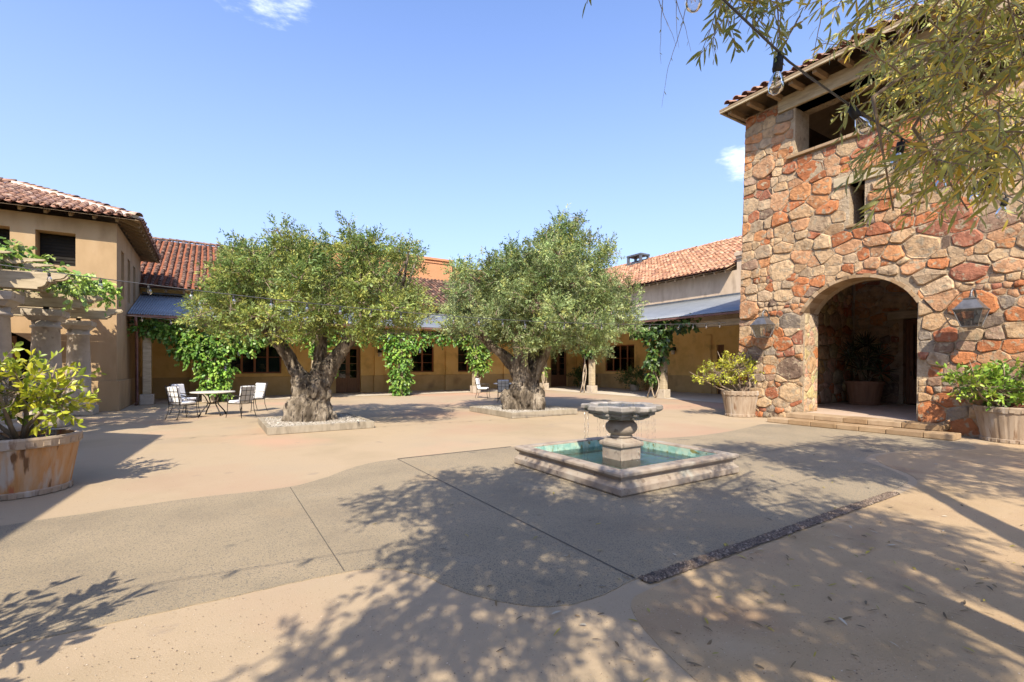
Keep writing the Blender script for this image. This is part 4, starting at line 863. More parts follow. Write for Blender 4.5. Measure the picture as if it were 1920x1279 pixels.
# ---------------------------------------------------------------- planters
def planter(label, loc, rt, rb, h, m, group, ns=26, z0=0.0):
    p = thing('planter', label, 'planter', loc, group); x, y, z = loc; n = ns*4; m2 = M_BARREL if m is M_BARREL_O else m; fl = lambda k: -.007 if k % 4 == 0 else 0.
    ring = lambda r_, zz, g=1: [(x+(r_+fl(k)*g)*math.cos(2*math.pi*k/n), y+(r_+fl(k)*g)*math.sin(2*math.pi*k/n), z+zz) for k in range(n)]
    f = lambda t: rb+(rt-rb)*t
    obj('barrel', MB().rings([ring(rb, .004), ring(f(.13), .13*h), ring(f(.5), .5*h), ring(f(.87), .87*h), ring(rt-.012, h-.004), ring(rt-.07, h-.006, 0), ring(rt-.08, h-.12, 0)], cap1=False), m, p)
    obj('rim_band', MB().rings([ring(f(.83)+.004, .83*h, 0), ring(f(.83)+.016, .835*h, 0), ring(rt+.012, h-.02, 0), ring(rt+.004, h+.004, 0), ring(rt-.055, h+.004, 0), ring(rt-.065, h-.01, 0)], False, False), m2, p)
    obj('foot_band', MB().rings([ring(rb-.002, .005, 0), ring(rb+.014, .01, 0), ring(f(.10)+.014, .10*h, 0), ring(f(.11), .112*h, 0)], False, False), m2, p)
    for zz, t in ((.90*h, .90), (.055*h, .055)):
        for k in range(ns):
            a = 2*math.pi*(k+.5)/ns; c, s = math.cos(a), math.sin(a); r_ = f(t)+.012; w_ = .45*math.pi*rt/ns; mb = MB()
            vs = [(x+(r_+d)*c-q*w_*s, y+(r_+d)*s+q*w_*c, z+zz+e*.03*h/.76) for d in (0, .014) for q, e in ((-1, -1), (1, -1), (1, 1), (-1, 1))]
            obj('notch', mb.add(vs, [(0, 3, 2, 1), (4, 5, 6, 7), (0, 1, 5, 4), (1, 2, 6, 5), (2, 3, 7, 6), (3, 0, 4, 7)]), m2, p)
    rr = np.sqrt(rng.random(500))*(rt-.09); a = rng.random(500)*6.28
    obj('soil', MB().lathe([(rt-.082, h-.09), (.02, h-.06)], (x, y, z), 24, False), M_SOIL, p)
    pebble_mass('mulch', np.stack([x+rr*np.cos(a), y+rr*np.sin(a), np.full(500, z+h-.075)], 1), .022, [(.05, .035, .025), (.09, .06, .04), (.03, .02, .015)], M_PEBBLE, p)
    return p
def P3(X, Y, z=0): return tuple(W(X, Y, z))
G_PL = 'barrel planters with lemon bushes'
planter('large orange stained barrel planter holding a lemon bush, front left of the courtyard', P3(-6.24, 6.0), .59, .475, .72, M_BARREL_O, G_PL, 24)
planter('small grey brown barrel planter with a yellow lemon bush beside the tower corner', P3(7.20, 14.95), .55, .42, .80, M_BARREL, G_PL, 20)
planter('weathered grey barrel planter with a dark green bush right of the arched entry', P3(10.55, 9.95), .63, .50, .74, M_BARREL, G_PL, 24)
planter('brown barrel planter inside the dark arched porch', (18.9, 7.25, .256), .55, .42, .80, M_BARREL_D, G_PL, 20)
planter('planter out of view whose lemon bush shades the near left paving', P3(-3.35, 1.2), .6, .47, .7, M_BARREL_O, G_PL, 22)
LEMON = [(.26, .32, .025), (.40, .43, .03), (.52, .50, .035), (.18, .25, .03), (.34, .38, .03)]
GREEN = [(.15, .27, .03), (.25, .38, .045), (.11, .20, .03), (.36, .46, .06), (.19, .31, .035)]
def leaf_template(name, T, m, L_=1., Wd=.42):
    me = bpy.data.meshes.new(name); tv, tf = T; me.from_pydata([(v[0]*L_, v[1]*Wd, v[2]*L_) for v in tv], [], [tuple(dict.fromkeys(int(i) for i in f)) for f in tf]); me.materials.append(m); me.update(); return me
def leaf_objects(parent, me, P, A, Nn, Ln, k):
    A = nrm(A); B = nrm(np.cross(Nn, A)); C = np.cross(A, B); org = np.array(world_loc(parent))
    for i in range(k):
        M = Matrix.Identity(4)
        for c, ax in enumerate((A[i], B[i], C[i])):
            for q in range(3): M[q][c] = ax[q]*Ln[i]
        M.translation = Vector(P[i]-org); link('leaf', me, parent).matrix_local = M
def bush(name, label, cat, base, blobs, per, slen, nl, leafL, ratio, pal, seed, n_single=0, single_mat=None, stems=5, up=.5, stem_r=.025, shell=.25, view=None, T=T_OVAL):
    r = np.random.default_rng(seed); rr = random.Random(seed); t = thing(name, label, cat, base, 'bushes in the planters')
    P, A, Nn, si, sb_, sx, sl = sprigs(blobs, per, slen, nl, up=up, shell=shell, r=r)
    Ln = leafL*(.6+.7*r.random(len(P))); col = pick_cols(len(sb_), pal, r)[si]*(.85+.3*r.random((len(P), 1)))
    order = np.arange(len(P))
    if n_single: order = np.argsort(np.linalg.norm(P-np.array([0, 0, 1.6]), axis=1)-2.0*r.random(len(P)))
    P, A, Nn, Ln, col = P[order], A[order], Nn[order], Ln[order], col[order]
    if n_single: leaf_objects(t, leaf_template('leaf', T, single_mat, 1, ratio), P, A, Nn, Ln, n_single)
    k = n_single; leaves_obj('leaves', P[k:], A[k:], Nn[k:], Ln[k:], Ln[k:]*ratio, col[k:], T, M_BROAD, t, 'stuff')
    mb = MB(); b = Vector(base); cen = [Vector(q[:3]) for q in blobs]
    for k in range(stems):
        c = cen[k % len(cen)]+Vector((rr.gauss(0, .12), rr.gauss(0, .12), 0)); m_ = b*.45+c*.55+Vector((rr.gauss(0, .08), rr.gauss(0, .08), -.12))
        obj('stem', MB().tube([b+Vector((rr.gauss(0, .03), rr.gauss(0, .03), -.08)), m_, c, c+(c-m_)*.6], [stem_r, stem_r*.75, stem_r*.5, stem_r*.2], 7), M_TWIG, t, True)
    sel = r.choice(len(sb_), min(len(sb_), 260), False)
    for i in sel:
        c = min(cen, key=lambda q: (q-Vector(sb_[i])).length); e = Vector(sb_[i]); mb.tube([c+(e-c)*.1, e*.6+c*.4+Vector((0, 0, -.03)), e, e+Vector(sx[i])*float(sl[i])], [.008, .006, .004, .002], 4, False)
    obj('twigs', mb, M_TWIG, t, kind='stuff'); return t
def bl(X, Y, z, a, b, c): w = W(X, Y, z); return (w.x, w.y, w.z, a, b, c)
bush('lemon_bush', 'large yellow green lemon bush in the orange barrel planter', 'bush', P3(-6.24, 6.0, .66), [bl(-6.6, 5.9, 1.27, .45, .45, .28), bl(-6.05, 5.8, 1.28, .40, .45, .28), bl(-5.72, 5.95, 1.20, .26, .35, .2), bl(-6.35, 6.0, 1.46, .34, .36, .15), bl(-6.6, 5.6, 1.05, .25, .25, .14), bl(-5.78, 5.9, 1.36, .24, .28, .16)], 90, .26, 9, .108, .44, LEMON, 1, 295, M_LEMON_OBJ, stems=7, stem_r=.032)
bush('lemon_bush', 'small bright yellow lemon bush leaning left in the planter at the tower corner', 'bush', P3(7.2, 14.95, .74), [bl(6.45, 14.9, 1.35, .55, .5, .30), bl(7.05, 14.9, 1.50, .55, .5, .30), bl(7.5, 14.9, 1.38, .32, .4, .24), bl(6.0, 14.9, 1.2, .22, .3, .16), bl(6.9, 15, 1.72, .22, .3, .16)], 150, .22, 6, .085, .5, [(.38, .38, .03), (.48, .44, .04), (.30, .33, .025), (.42, .42, .05)], 2, stems=6)
bush('citrus_bush', 'dense dark green leafy bush in the grey planter right of the arch', 'bush', P3(10.45, 10.05, .68), [bl(10.1, 9.9, 1.1, .55, .55, .30), bl(10.8, 9.9, 1.15, .55, .55, .34), bl(9.6, 9.9, 1.2, .36, .4, .2), bl(10.3, 9.9, 1.38, .5, .5, .2), bl(10.9, 10, 1.42, .4, .4, .2), bl(9.35, 9.95, 1.42, .15, .2, .12), bl(10.45, 10.05, .9, .5, .5, .2)], 150, .2, 7, .10, .48, GREEN, 3, stems=6)
bush('lemon_bush', 'lemon bush out of view that throws the leaf shadow at lower left', 'bush', P3(-3.35, 1.2, .64), [bl(-3.2, 1.25, 1.35, .45, .45, .32), bl(-3.5, 1.0, 1.25, .45, .45, .3), bl(-2.95, 1.45, 1.3, .28, .3, .16)], 75, .26, 7, .13, .42, LEMON, 4, stems=5)
# dark strap-leaved palm lily in the porch
pl = thing('palm_lily', 'dark strap leaved plant in the brown barrel inside the porch', 'plant', (18.9, 7.25, .98))
r = np.random.default_rng(5); cs = []
for k in range(11):
    a = r.random()*6.28; q = .15+.5*r.random(); z = 1.35+1.2*(k/11)*(1-.4*q); c = np.array([18.9+q*math.cos(a), 7.25+q*math.sin(a)*.8, z]); cs.append(c)
    obj('cane', MB().tube([(18.9+.1*math.cos(a), 7.25+.1*math.sin(a), .95), tuple((c+np.array([18.9, 7.25, 1.2]))/2), tuple(c)], [.025, .02, .015], 6), M_TWIG, pl, True)
cc = np.repeat(np.array(cs), 42, 0); d = rdir(len(cc), r)+np.array([0, 0, .35])
leaves_obj('leaves', cc, d, rdir(len(cc), r)+np.array([0, 0, 1.]), .38+.25*r.random(len(cc)), np.full(len(cc), .035), pick_cols(len(cc), [(.035, .05, .02), (.06, .075, .03), (.05, .035, .025), (.08, .10, .05)], r), T_LANCE, M_BROAD, pl, 'stuff')
# shaded pot plants on the veranda
for (s, t, lab, sd) in ((22.0, 20.6, 'ferny pot plant under the window of the side veranda', 6), (22.6, 26.0, 'dark pot plant in the inner corner of the veranda', 7)):
    pt = thing('pot_plant', lab, 'plant', (s, t, 0))
    obj('pot', MB().lathe([(.2, .012), (.27, .06), (.30, .34), (.34, .36), (.34, .42), (.28, .42), (.27, .34)], (s, t, 0), 20), M_STONE_CUT, pt, True)
    r = np.random.default_rng(sd); P, A, Nn, si, q1, q2, q3 = sprigs([(s, t, .9, .55, .6, .5), (s, t+.6, .7, .4, .5, .45), (s-.1, t-.5, .6, .4, .4, .35)], 40, .4, 9, up=.6, shell=.1, r=r)
    leaves_obj('leaves', P, A, Nn, .16+.1*r.random(len(P)), np.full(len(P), .05), pick_cols(len(P), [(.05, .09, .02), (.08, .13, .03), (.10, .16, .04)], r), T_OVAL, M_BROAD, pt, 'stuff')

# ---------------------------------------------------------------- patio tables and chairs
def make_chair(label):
    t = thing('patio_chair', label, 'chair', (0, 0, 0), 'wrought iron patio chairs with white cushions')
    bar = lambda pts, r_=.011: MB().tube(pts, r_, 6)
    for s in (-1, 1):
        obj('leg', bar([(s*.25, .25, .66), (s*.25, .255, .43), (s*.255, .26, .2), (s*.27, .30, .0)]), M_IRON, t, True)
        obj('leg', bar([(s*.24, -.24, .43), (s*.245, -.25, .25), (s*.26, -.33, .0)]), M_IRON, t, True)
        obj('back_post', bar([(s*.24, -.24, .43), (s*.245, -.29, .75), (s*.25, -.345, 1.0)], .013), M_IRON, t, True)
        obj('armrest', bar([(s*.245, -.28, .66), (s*.29, -.05, .69), (s*.29, .18, .68), (s*.25, .25, .655)], .014), M_IRON, t, True)
    obj('seat_frame', bar([(-.25, .25, .43), (.25, .25, .43), (.24, -.24, .43), (-.24, -.24, .43), (-.25, .25, .43)]), M_IRON, t, True)
    mb = MB()
    for k in range(1, 3): mb.tube([(-.24+.16*k, -.245, .45), (-.24+.16*k, -.30, .75), (-.24+.16*k, -.345, .98)], .006, 5)
    for z in (.52, .68, .83, .98): y = -.235-.19*(z-.43); mb.tube([(-.245, y, z), (.245, y, z)], .006, 5)
    obj('back_grid', mb, M_IRON, t)
    obj('seat_cushion', MB().box((-.235, -.20, .44), (.235, .25, .52)), M_CUSHION, t, bevel=.03)
    bc = MB(); v = []
    for z, y in ((.50, -.235), (.96, -.325)): v += [(-.235, y, z), (.235, y, z), (.235, y+.08, z+.015), (-.235, y+.08, z+.015)]
    bc.add(v, [(3, 2, 1, 0), (4, 5, 6, 7), (0, 1, 5, 4), (1, 2, 6, 5), (2, 3, 7, 6), (3, 0, 4, 7)]); o = obj('back_cushion', bc, M_CUSHION, t, bevel=.025)
    for sx_ in (-.09, .09):
        for z in (.66, .82): obj('button', MB().lathe([(.014, 0), (.014, .006)], (sx_, -.18-.2*(z-.5), z), 8), M_IRON, o)
    return t
def make_table(label, x, y):
    t = thing('patio_table', label, 'table', (x, y, 0), 'round patio tables')
    obj('tabletop', MB().lathe([(.58, .715), (.62, .72), (.625, .74), (.62, .755), (.6, .758)], (x, y, 0), 40), M_TABLETOP, t, True)
    for k in range(4):
        a = k*math.pi/2+.5; c, s = math.cos(a), math.sin(a)
        obj('leg', MB().tube([(x+.42*c, y+.42*s, .005), (x+.36*c, y+.36*s, .12), (x+.17*c, y+.17*s, .34), (x+.15*c, y+.15*s, .42), (x+.24*c, y+.24*s, .60), (x+.34*c, y+.34*s, .715)], [.022, .02, .018, .018, .018, .018], 7), M_IRON, t, True)
    obj('ring', MB().tube([(x+.165*math.cos(k*.393), y+.165*math.sin(k*.393), .38) for k in range(17)], .012, 6, False), M_IRON, t, True); return t
make_table('round stone topped patio table between four white cushioned chairs', .05, 18.0)
make_table('round patio table behind the trunk of the second olive tree', 11.7, 18.9)
ch0 = make_chair('iron chair with its gridded back to the courtyard, nearest the downpipe')
def place(o, x, y, tx, ty, twist=0):
    o.location = (x, y, 0); o.rotation_euler = (0, 0, math.atan2(ty-y, tx-x)-math.pi/2+twist)
place(ch0, -.72, 17.25, .05, 18.0, -.15)
for x, y, tx, ty, tw_, lab in ((-.72, 19.1, .05, 18.0, .3, 'iron chair with plain white cushion facing out behind the round table'), (.78, 16.85, .05, 18.0, .1, 'iron chair seen from behind, on the olive tree side of the table'), (1.25, 18.75, .05, 18.0, .0, 'iron chair in profile, closest to the left olive trunk'),
                               (11.2, 20.3, 11.7, 18.9, .5, 'shaded iron chair beside the vine post, facing the second table'), (10.75, 17.6, 11.7, 18.9, .0, 'shaded iron chair showing its gridded back left of the second trunk'), (13.0, 19.0, 11.7, 18.9, 0, 'iron chair almost hidden behind the second olive trunk')):
    c = copy_tree(ch0); c['label'] = lab; place(c, x, y, tx, ty, tw_)

# ---------------------------------------------------------------- lanterns and sconces
def lantern(label, s, t, z, wall_s):
    L_ = thing('wall_lantern', label, 'lantern', (s, t, z), 'pewter lanterns on the stone tower')
    q = lambda h, zz: [(s+a*h, t+b*h, zz) for a, b in ((-1, -1), (1, -1), (1, 1), (-1, 1))]
    zb, zt = z, z+.37; hb, ht = .135, .235
    obj('base', MB().rings([q(hb+.008, zb), q(hb+.012, zb+.02)]), M_PEWTER, L_)
    for a, b in ((-1, -1), (1, -1), (1, 1), (-1, 1)): obj('corner_bar', MB().beam((s+a*hb, t+b*hb, zb+.015), (s+a*ht, t+b*ht, zt), .014, .014), M_PEWTER, L_)
    for k in range(4):
        A4 = q(hb-.004, zb+.02); B4 = q(ht-.006, zt-.005); i, j = k, (k+1) % 4; obj('pane', MB().add([A4[i], A4[j], B4[j], B4[i]], [(0, 1, 2, 3)]), M_LANTERN_GLASS, L_)
    obj('eave', MB().rings([q(ht+.012, zt-.008), q(ht+.018, zt+.006), q(ht, zt+.022)]), M_PEWTER, L_)
    A4, B4 = q(ht-.005, zt+.022), q(.10, zt+.215)
    obj('hood', MB().rings([A4, B4]), M_PEWTER, L_)
    obj('cap', MB().rings([q(.105, zt+.216), q(.11, zt+.235), q(.06, zt+.26)]), M_PEWTER, L_)
    obj('finial', MB().lathe([(.03, 0), (.045, .02), (.02, .05), (.03, .07), (.012, .1)], (s, t, zt+.26), 12), M_PEWTER, L_, True)
    obj('arm', MB().tube([(s, t, zt+.30), (s+.03, t, zt+.40), (s+.13, t, zt+.46), (s+.25, t, zt+.42), (s+.33, t, zt+.28), (s+.36, t, zt+.1), (s+.37, t, zt-.05), (wall_s, t, zt-.08)], .02, 8), M_PEWTER, L_, True)
    obj('backplate', MB().box((wall_s-.09, t-.06, zt-.26), (wall_s+.02, t+.06, zt+.1)), M_PEWTER, L_, bevel=.01)
    obj('candle', MB().lathe([(.016, 0), (.016, .11)], (s, t, zb+.03), 10), M_AMBER, L_)
    obj('lamp_bulb', MB().lathe([(.012, 0), (.022, .03), (.015, .06), (.003, .08)], (s, t, zb+.14), 10), M_GLASS, L_, True)
lantern('pewter wall lantern left of the arched entry above the small planter', 13.78, 7.87, 2.42, 14.23)
lantern('large pewter wall lantern right of the arched entry above the green bush', 13.72, 3.30, 2.42, 14.23)
def sconce(label, x, y, z, d):
    """d = outward direction from the wall"""
    s_ = thing('wall_sconce', label, 'wall lamp', (x, y, z), 'black sconces on the veranda walls'); d = Vector(d); c = Vector((x, y, z))+d*.2
    obj('backplate', MB().lathe([(.07, -.1), (.07, .1)], (x+d.x*.03, y+d.y*.03, z+.1), 10), M_IRON, s_)
    obj('arm', MB().tube([Vector((x, y, z+.1))+d*.05, c+Vector((0, 0, .2)), c+Vector((0, 0, .14))], .015, 6), M_IRON, s_, True)
    obj('hood', MB().lathe([(.15, .0), (.14, .06), (.07, .12), (.03, .16)], c, 16), M_IRON, s_, True)
    obj('glass', MB().lathe([(.085, -.24), (.105, -.22), (.12, -.003)], c, 14), M_AMBER, s_, True)
sconce('black sconce on the pilaster right of the double door', 8.43, 28.07, 2.35, (0, -1, 0))
sconce('black sconce on the golden wall of the side veranda', 23.8, 19.0, 2.5, (-1, 0, 0))
sconce('black sconce in the shade under the pergola', -4.55, 21.5, 2.35, (0, -1, 0))
for s in (1.25, 2.35):
    tl = thing('table_lamp', 'small shaded table lamp seen through the long window' + (' on the left' if s < 2 else ' on the right'), 'lamp', (s, 29.2, .9), 'lamps behind the long window')
    obj('shade', MB().lathe([(.17, 1.42), (.11, 1.68)], (s, 29.2, 0), 20, False, False), M_SHADE_LAMP, tl); obj('base', MB().lathe([(.09, .9), (.1, .93), (.05, 1.0), (.07, 1.15), (.02, 1.4), (.02, 1.45)], (s, 29.2, 0), 14), M_PEWTER, tl, True)
tb = thing('console_table', 'dark console table behind the long window', 'table', (1.8, 29.2, 0)); obj('tabletop', MB().box((.7, 28.95, .84), (2.9, 29.45, .895)), M_WOOD_BROWN, tb)
for s in (.8, 2.8):
    for t in (29.02, 29.38): obj('leg', MB().box((s-.03, t-.03, 0), (s+.03, t+.03, .84)), M_WOOD_BROWN, tb)

# ---------------------------------------------------------------- strings of bulbs
BULB = MB().lathe([(.012, -.065), (.013, -.08), (.026, -.105), (.031, -.13), (.026, -.152), (.012, -.165), (.002, -.168)], (0, 0, 0), 14)
SOCK = MB().tube([(0, 0, .0), (0, 0, -.018)], .006, 6).lathe([(.010, -.018), (.019, -.022), (.02, -.07), (.016, -.078), (.012, -.078)], (0, 0, 0), 12)
FIL = MB().tube([(-.006, 0, -.08), (-.007, 0, -.135), (0, 0, -.125), (.007, 0, -.135), (.006, 0, -.08)], .0012, 4)
ME_B, ME_S, ME_F = BULB.mesh('bulb', M_GLASS, smooth=True), SOCK.mesh('socket', M_BLACK, smooth=True), FIL.mesh('filament', M_AMBER)
def string_light(label, pts, spacing, first, rad=.006, swing=.12, seed=1):
    t = thing('string_light', label, 'string lights', tuple(pts[0]), 'festoon strings across the courtyard'); r = random.Random(seed)
    pts = [Vector(p) for p in pts]; obj('cable', MB().tube(pts, rad, 6), M_CABLE, t, True)
    acc, nxt = 0, first
    for a, b in zip(pts, pts[1:]):
        l = (b-a).length
        while nxt <= acc+l:
            p = a+(b-a)*((nxt-acc)/l); s = link('socket', ME_S, t, p-world_loc(t)); s.rotation_euler = (r.gauss(0, swing), r.gauss(0, swing), r.random()*6)
            link('bulb', ME_B, s); link('filament', ME_F, s); nxt += spacing
        acc += l
def curve(f, u0, u1, n): return [f(u0+(u1-u0)*k/n) for k in range(n+1)]
def sA(u): return W(-7+13.5*u, 7.5+7.8*u, 3.04-.08*u-.30*4*u*(1-u))
string_light('long bulb string crossing before both olive trees', curve(sA, -.24, 1.04, 48), .62, .42, .007)
string_light('lower bulb string running from the pergola to the back veranda', curve(lambda u: Vector((-2.5+15.4*u, 20.5+3.6*u, 3.3-.15*u-.2*4*u*(1-u))), 0, 1, 24), .8, .5, .006, seed=2)
zc = [(-13, 4.05), (-10, 3.85), (-8, 3.74), (-5.5, 3.58), (-2, 3.12), (-1, 2.98), (0, 2.865), (1, 2.83), (3, 2.80), (6, 2.86), (12, 3.15), (20.6, 3.75)]
string_light('near bulb string with black sockets hanging through the olive leaves', [W(1.185+.5*u, 2+.3*u, float(np.interp(u, [a for a, b in zc], [b for a, b in zc]))) for u in np.linspace(-13, 20.6, 110)], .583, .583*13-.583*12, .0048, .2, seed=3)

# ---------------------------------------------------------------- trees
def trunk_mesh(parent, tubes, lumps, base, voxel=.05, seed=0, amp=.05):
    mb = MB(); b = Vector(base)
    for pts, rad in tubes:
        # refine the polyline so limbs bend smoothly
        P = [Vector(W(*p[:2], p[2]))-Vector(W(0, 0, 0)) for p in pts]; q, qr = [], []
        for i in range(len(P)-1):
            for k in range(4):
                u = k/4; p0, p1, p2, p3 = P[max(i-1, 0)], P[i], P[i+1], P[min(i+2, len(P)-1)]
                q.append(.5*((2*p1)+(-p0+p2)*u+(2*p0-5*p1+4*p2-p3)*u*u+(-p0+3*p1-3*p2+p3)*u**3)); qr.append(rad[i]*(1-u)+rad[i+1]*u)
        q.append(P[-1]); qr.append(rad[-1]); mb.tube([b+p for p in q], qr, 14)
    for (x, y, z, r_) in lumps:
        c = b+Vector(W(x, y, z)); mb.lathe([(r_*math.sin(a)+.001, r_*1.25*-math.cos(a)) for a in [math.pi*k/8 for k in range(9)]], c, 12)
    me = mb.mesh('tmp', M_BARK); o = link('tmp', me); m = o.modifiers.new('r', 'REMESH'); m.mode = 'VOXEL'; m.voxel_size = voxel
    s = o.modifiers.new('s', 'SMOOTH'); s.iterations = 4
    me2 = bpy.data.meshes.new_from_object(o.evaluated_get(bpy.context.evaluated_depsgraph_get())); bpy.data.objects.remove(o)
    n = len(me2.vertices); co = np.empty(n*3, np.float32); me2.vertices.foreach_get('co', co); co = co.reshape(-1, 3); nn = np.empty(n*3, np.float32); me2.vertices.foreach_get('normal', nn); nn = nn.reshape(-1, 3)
    d = np.empty(n)
    for i in range(n):
        v = Vector(co[i]); a = noise.noise(Vector((v.x*2.2, v.y*2.2, v.z*1.1+seed))); w = 1-abs(noise.noise(Vector((v.x*7+a*2, v.y*7, v.z*2.2+seed))))*2; k = noise.noise(Vector((v.x*16, v.y*16, v.z*9)))
        low = max(.25, 1-max(0, v.z-.9)/2.2); d[i] = amp*low*(1.5*a+.9*w-.3+.45*k)
    co += nn*d[:, None]; co -= np.array(world_loc(parent), np.float32)[None]
    me2.vertices.foreach_set('co', co.ravel()); me2.polygons.foreach_set('use_smooth', np.ones(len(me2.polygons), bool)); me2.materials.clear(); me2.materials.append(M_BARK); me2.update(); me2.name = 'trunk'
    return link('trunk', me2, parent)
def tufts(blobs, k, f, seed):
    """break each lobe into smaller tufts so that the crown is clumpy, with gaps"""
    r = random.Random(seed); out = []
    for x, y, z, a, b, c in blobs:
        for _ in range(k):
            d = Vector((r.gauss(0, 1), r.gauss(0, 1), r.gauss(0, 1))).normalized(); q = f*r.uniform(.75, 1.3)
            out.append((x+d.x*a*.85, y+d.y*b*.85, z+d.z*c*.85, a*q, b*q, c*q))
    return out
def olive_crown(parent, blobs, seed, per, leafL=.078, pal_lo=None, pal_hi=None, zsplit=(2.5, 4.6), up=.45, nl=11, slen=.27, part=None, split=4, tuft=.36):
    core = blobs; blobs = tufts(blobs, split, tuft, seed)
    r = np.random.default_rng(seed); P, A, Nn, si, sb_, sx, sl = sprigs(blobs, per, slen, nl, up=up, shell=.2, r=r)
    n = len(sb_); k = np.clip((sb_[:, 2]-zsplit[0])/(zsplit[1]-zsplit[0]), 0, 1)+.5*patch(sb_, .75, seed)+.75*patch(sb_, 1.8, seed+5)+.12*r.normal(size=n)
    hi = pick_cols(n, pal_hi, r, .15); lo = pick_cols(n, pal_lo, r, .15); k = np.clip(k, 0, 1)[:, None]; c = (lo*(1-k)+hi*k)[si]*(.75+.5*r.random((len(P), 1)))*np.clip(1+.7*patch(sb_, 1.4, seed+11), .55, 1.5)[si][:, None]
    Ln = leafL*(.65+.6*r.random(len(P)))
    leaves_obj('crown', P, A, Nn, Ln, Ln*.33, c, T_QUAD, M_OLIVE, parent, 'stuff')
    mb = MB(); sel = r.choice(n, min(n, 900), False)
    B = np.array(blobs)
    for i in sel:
        j = int(np.argmin(np.linalg.norm((B[:, :3]-sb_[i])/B[:, 3:6], axis=1))); e = Vector(sb_[i]); c0 = Vector(B[j, :3]); mb.tube([c0+(e-c0)*.25, c0.lerp(e, .65)+Vector((0, 0, .04)), e+Vector(sx[i])*float(sl[i])], [.016, .010, .003], 4, False)
    obj('twigs', mb, M_TWIG, parent, kind='stuff'); return P
OL_LO = [(.215, .265, .06), (.28, .32, .07), (.155, .215, .05), (.34, .335, .075), (.23, .285, .10)]
OL_HI = [(.085, .145, .035), (.12, .19, .05), (.17, .23, .07), (.07, .115, .03), (.23, .26, .075), (.30, .30, .06)]
OL_SILVER = [(.26, .32, .14), (.20, .265, .10), (.32, .36, .17), (.16, .22, .08), (.30, .32, .10)]
def crown_blobs(px_blobs, Yc, Xc, half_w, depth, m_px, seed, cz):
    """blob list in frontal silhouette metres -> blobs spread through the real depth of the crown"""
    r = random.Random(seed); out = []
    for px, py, rp in px_blobs:
        X = (px-960)*m_px; z = 1.6+(685-py)*m_px; rr_ = rp*m_px; q = max(.12, 1-((X-Xc)/half_w)**2-((z-cz)/(half_w*.95))**2); D = depth*math.sqrt(q)
        offs = (-.75, -.1, .6) if D > 1.2 else (-.35, .4)
        for o in offs:
            Y = Yc+D*o+r.gauss(0, .15); k = Y/Yc*.5+.5
            w = W(X*(.55+.45*Y/Yc), Y, 1.6+(z-1.6)*(.55+.45*Y/Yc)); out.append((w.x, w.y, w.z, rr_*r.uniform(.9, 1.1)*k, rr_*r.uniform(.9, 1.15)*k, rr_*r.uniform(.75, .95)*k))
    return out
def limbs_to(parent, starts, blobs, n, seed):
    r = random.Random(seed); sel = r.sample(blobs, min(n, len(blobs)))
    for b in sel:
        e = Vector(b[:3]); s = min(starts, key=lambda q: (q-e).length); m = s.lerp(e, .5)+Vector((r.gauss(0, .12), r.gauss(0, .12), r.gauss(.1, .1)))
        obj('branch', MB().tube([s, s.lerp(m, .5)+Vector((0, 0, .06)), m, e], [.085, .065, .045, .018], 7), M_BARK, parent, True)
def planting_bed(label, s0, s1, t0, t1):
    b = thing('planting_bed', label, 'planting bed', ((s0+s1)/2, (t0+t1)/2, 0), 'timber edged beds under the olive trees'); w = .1
    for a, c in (((s0, t0), (s1, t0+w)), ((s0, t1-w), (s1, t1)), ((s0, t0+w+.003), (s0+w, t1-w-.003)), ((s1-w, t0+w+.003), (s1, t1-w-.003))): obj('edging_board', MB().box((*a, .004), (*c, .175)), M_BED, b, bevel=.01)
    obj('bed_soil', MB().box((s0+w+.002, t0+w+.002, .004), (s1-w-.002, t1-w-.002, .13)), M_SOIL, b)
    n = 4200; pebble_mass('gravel', np.stack([rng.uniform(s0+w+.03, s1-w-.03, n), rng.uniform(t0+w+.03, t1-w-.03, n), .135+.02*rng.random(n)], 1), .03, [(.48, .43, .36), (.38, .33, .27), (.56, .51, .44), (.30, .26, .21), (.44, .38, .30)], M_GRAVEL, b)
planting_bed('gravel bed edged with grey boards under the left olive tree', 1.08, 3.52, 12.1, 14.65)
planting_bed('gravel bed edged with boards under the olive tree behind the fountain', 7.6, 10.12, 11.95, 14.75)
# left tree
b1 = W(-5.32, 12.55, .13); t1 = thing('olive_tree', 'wide old olive tree with a gnarled split trunk and flat crown', 'tree', b1, 'olive trees in the courtyard')
trunk_mesh(t1, [
    ([(-.2, 0, -.1), (-.14, 0, .42), (-.17, 0, .9), (-.50, 0, 1.55), (-.85, -.1, 2.1), (-1.35, -.2, 2.7), (-1.9, -.2, 3.2)], [.50, .34, .25, .185, .155, .125, .07]),
    ([(.24, 0, -.1), (.2, .05, .5), (.26, 0, 1.0), (.62, .05, 1.6), (.98, .1, 2.15), (1.45, .1, 2.6), (2.1, .2, 3.0)], [.42, .31, .265, .19, .16, .13, .07]),
    ([(.0, .25, -.1), (.0, .3, .9), (.08, .35, 1.6), (.14, .35, 2.3), (.1, .3, 3.3)], [.4, .25, .17, .15, .08])],
    [(-.42, -.2, .3, .22), (.38, -.1, .68, .18), (.34, -.17, .95, .18), (-.24, -.18, .82, .14), (-.5, -.28, .08, .16), (.1, -.3, .2, .17), (.42, -.2, .12, .19), (-.1, -.27, .55, .14), (.2, -.28, .78, .14), (-.2, -.3, .15, .14), (.28, -.33, .4, .13)], b1, .036, 1.7, .075)
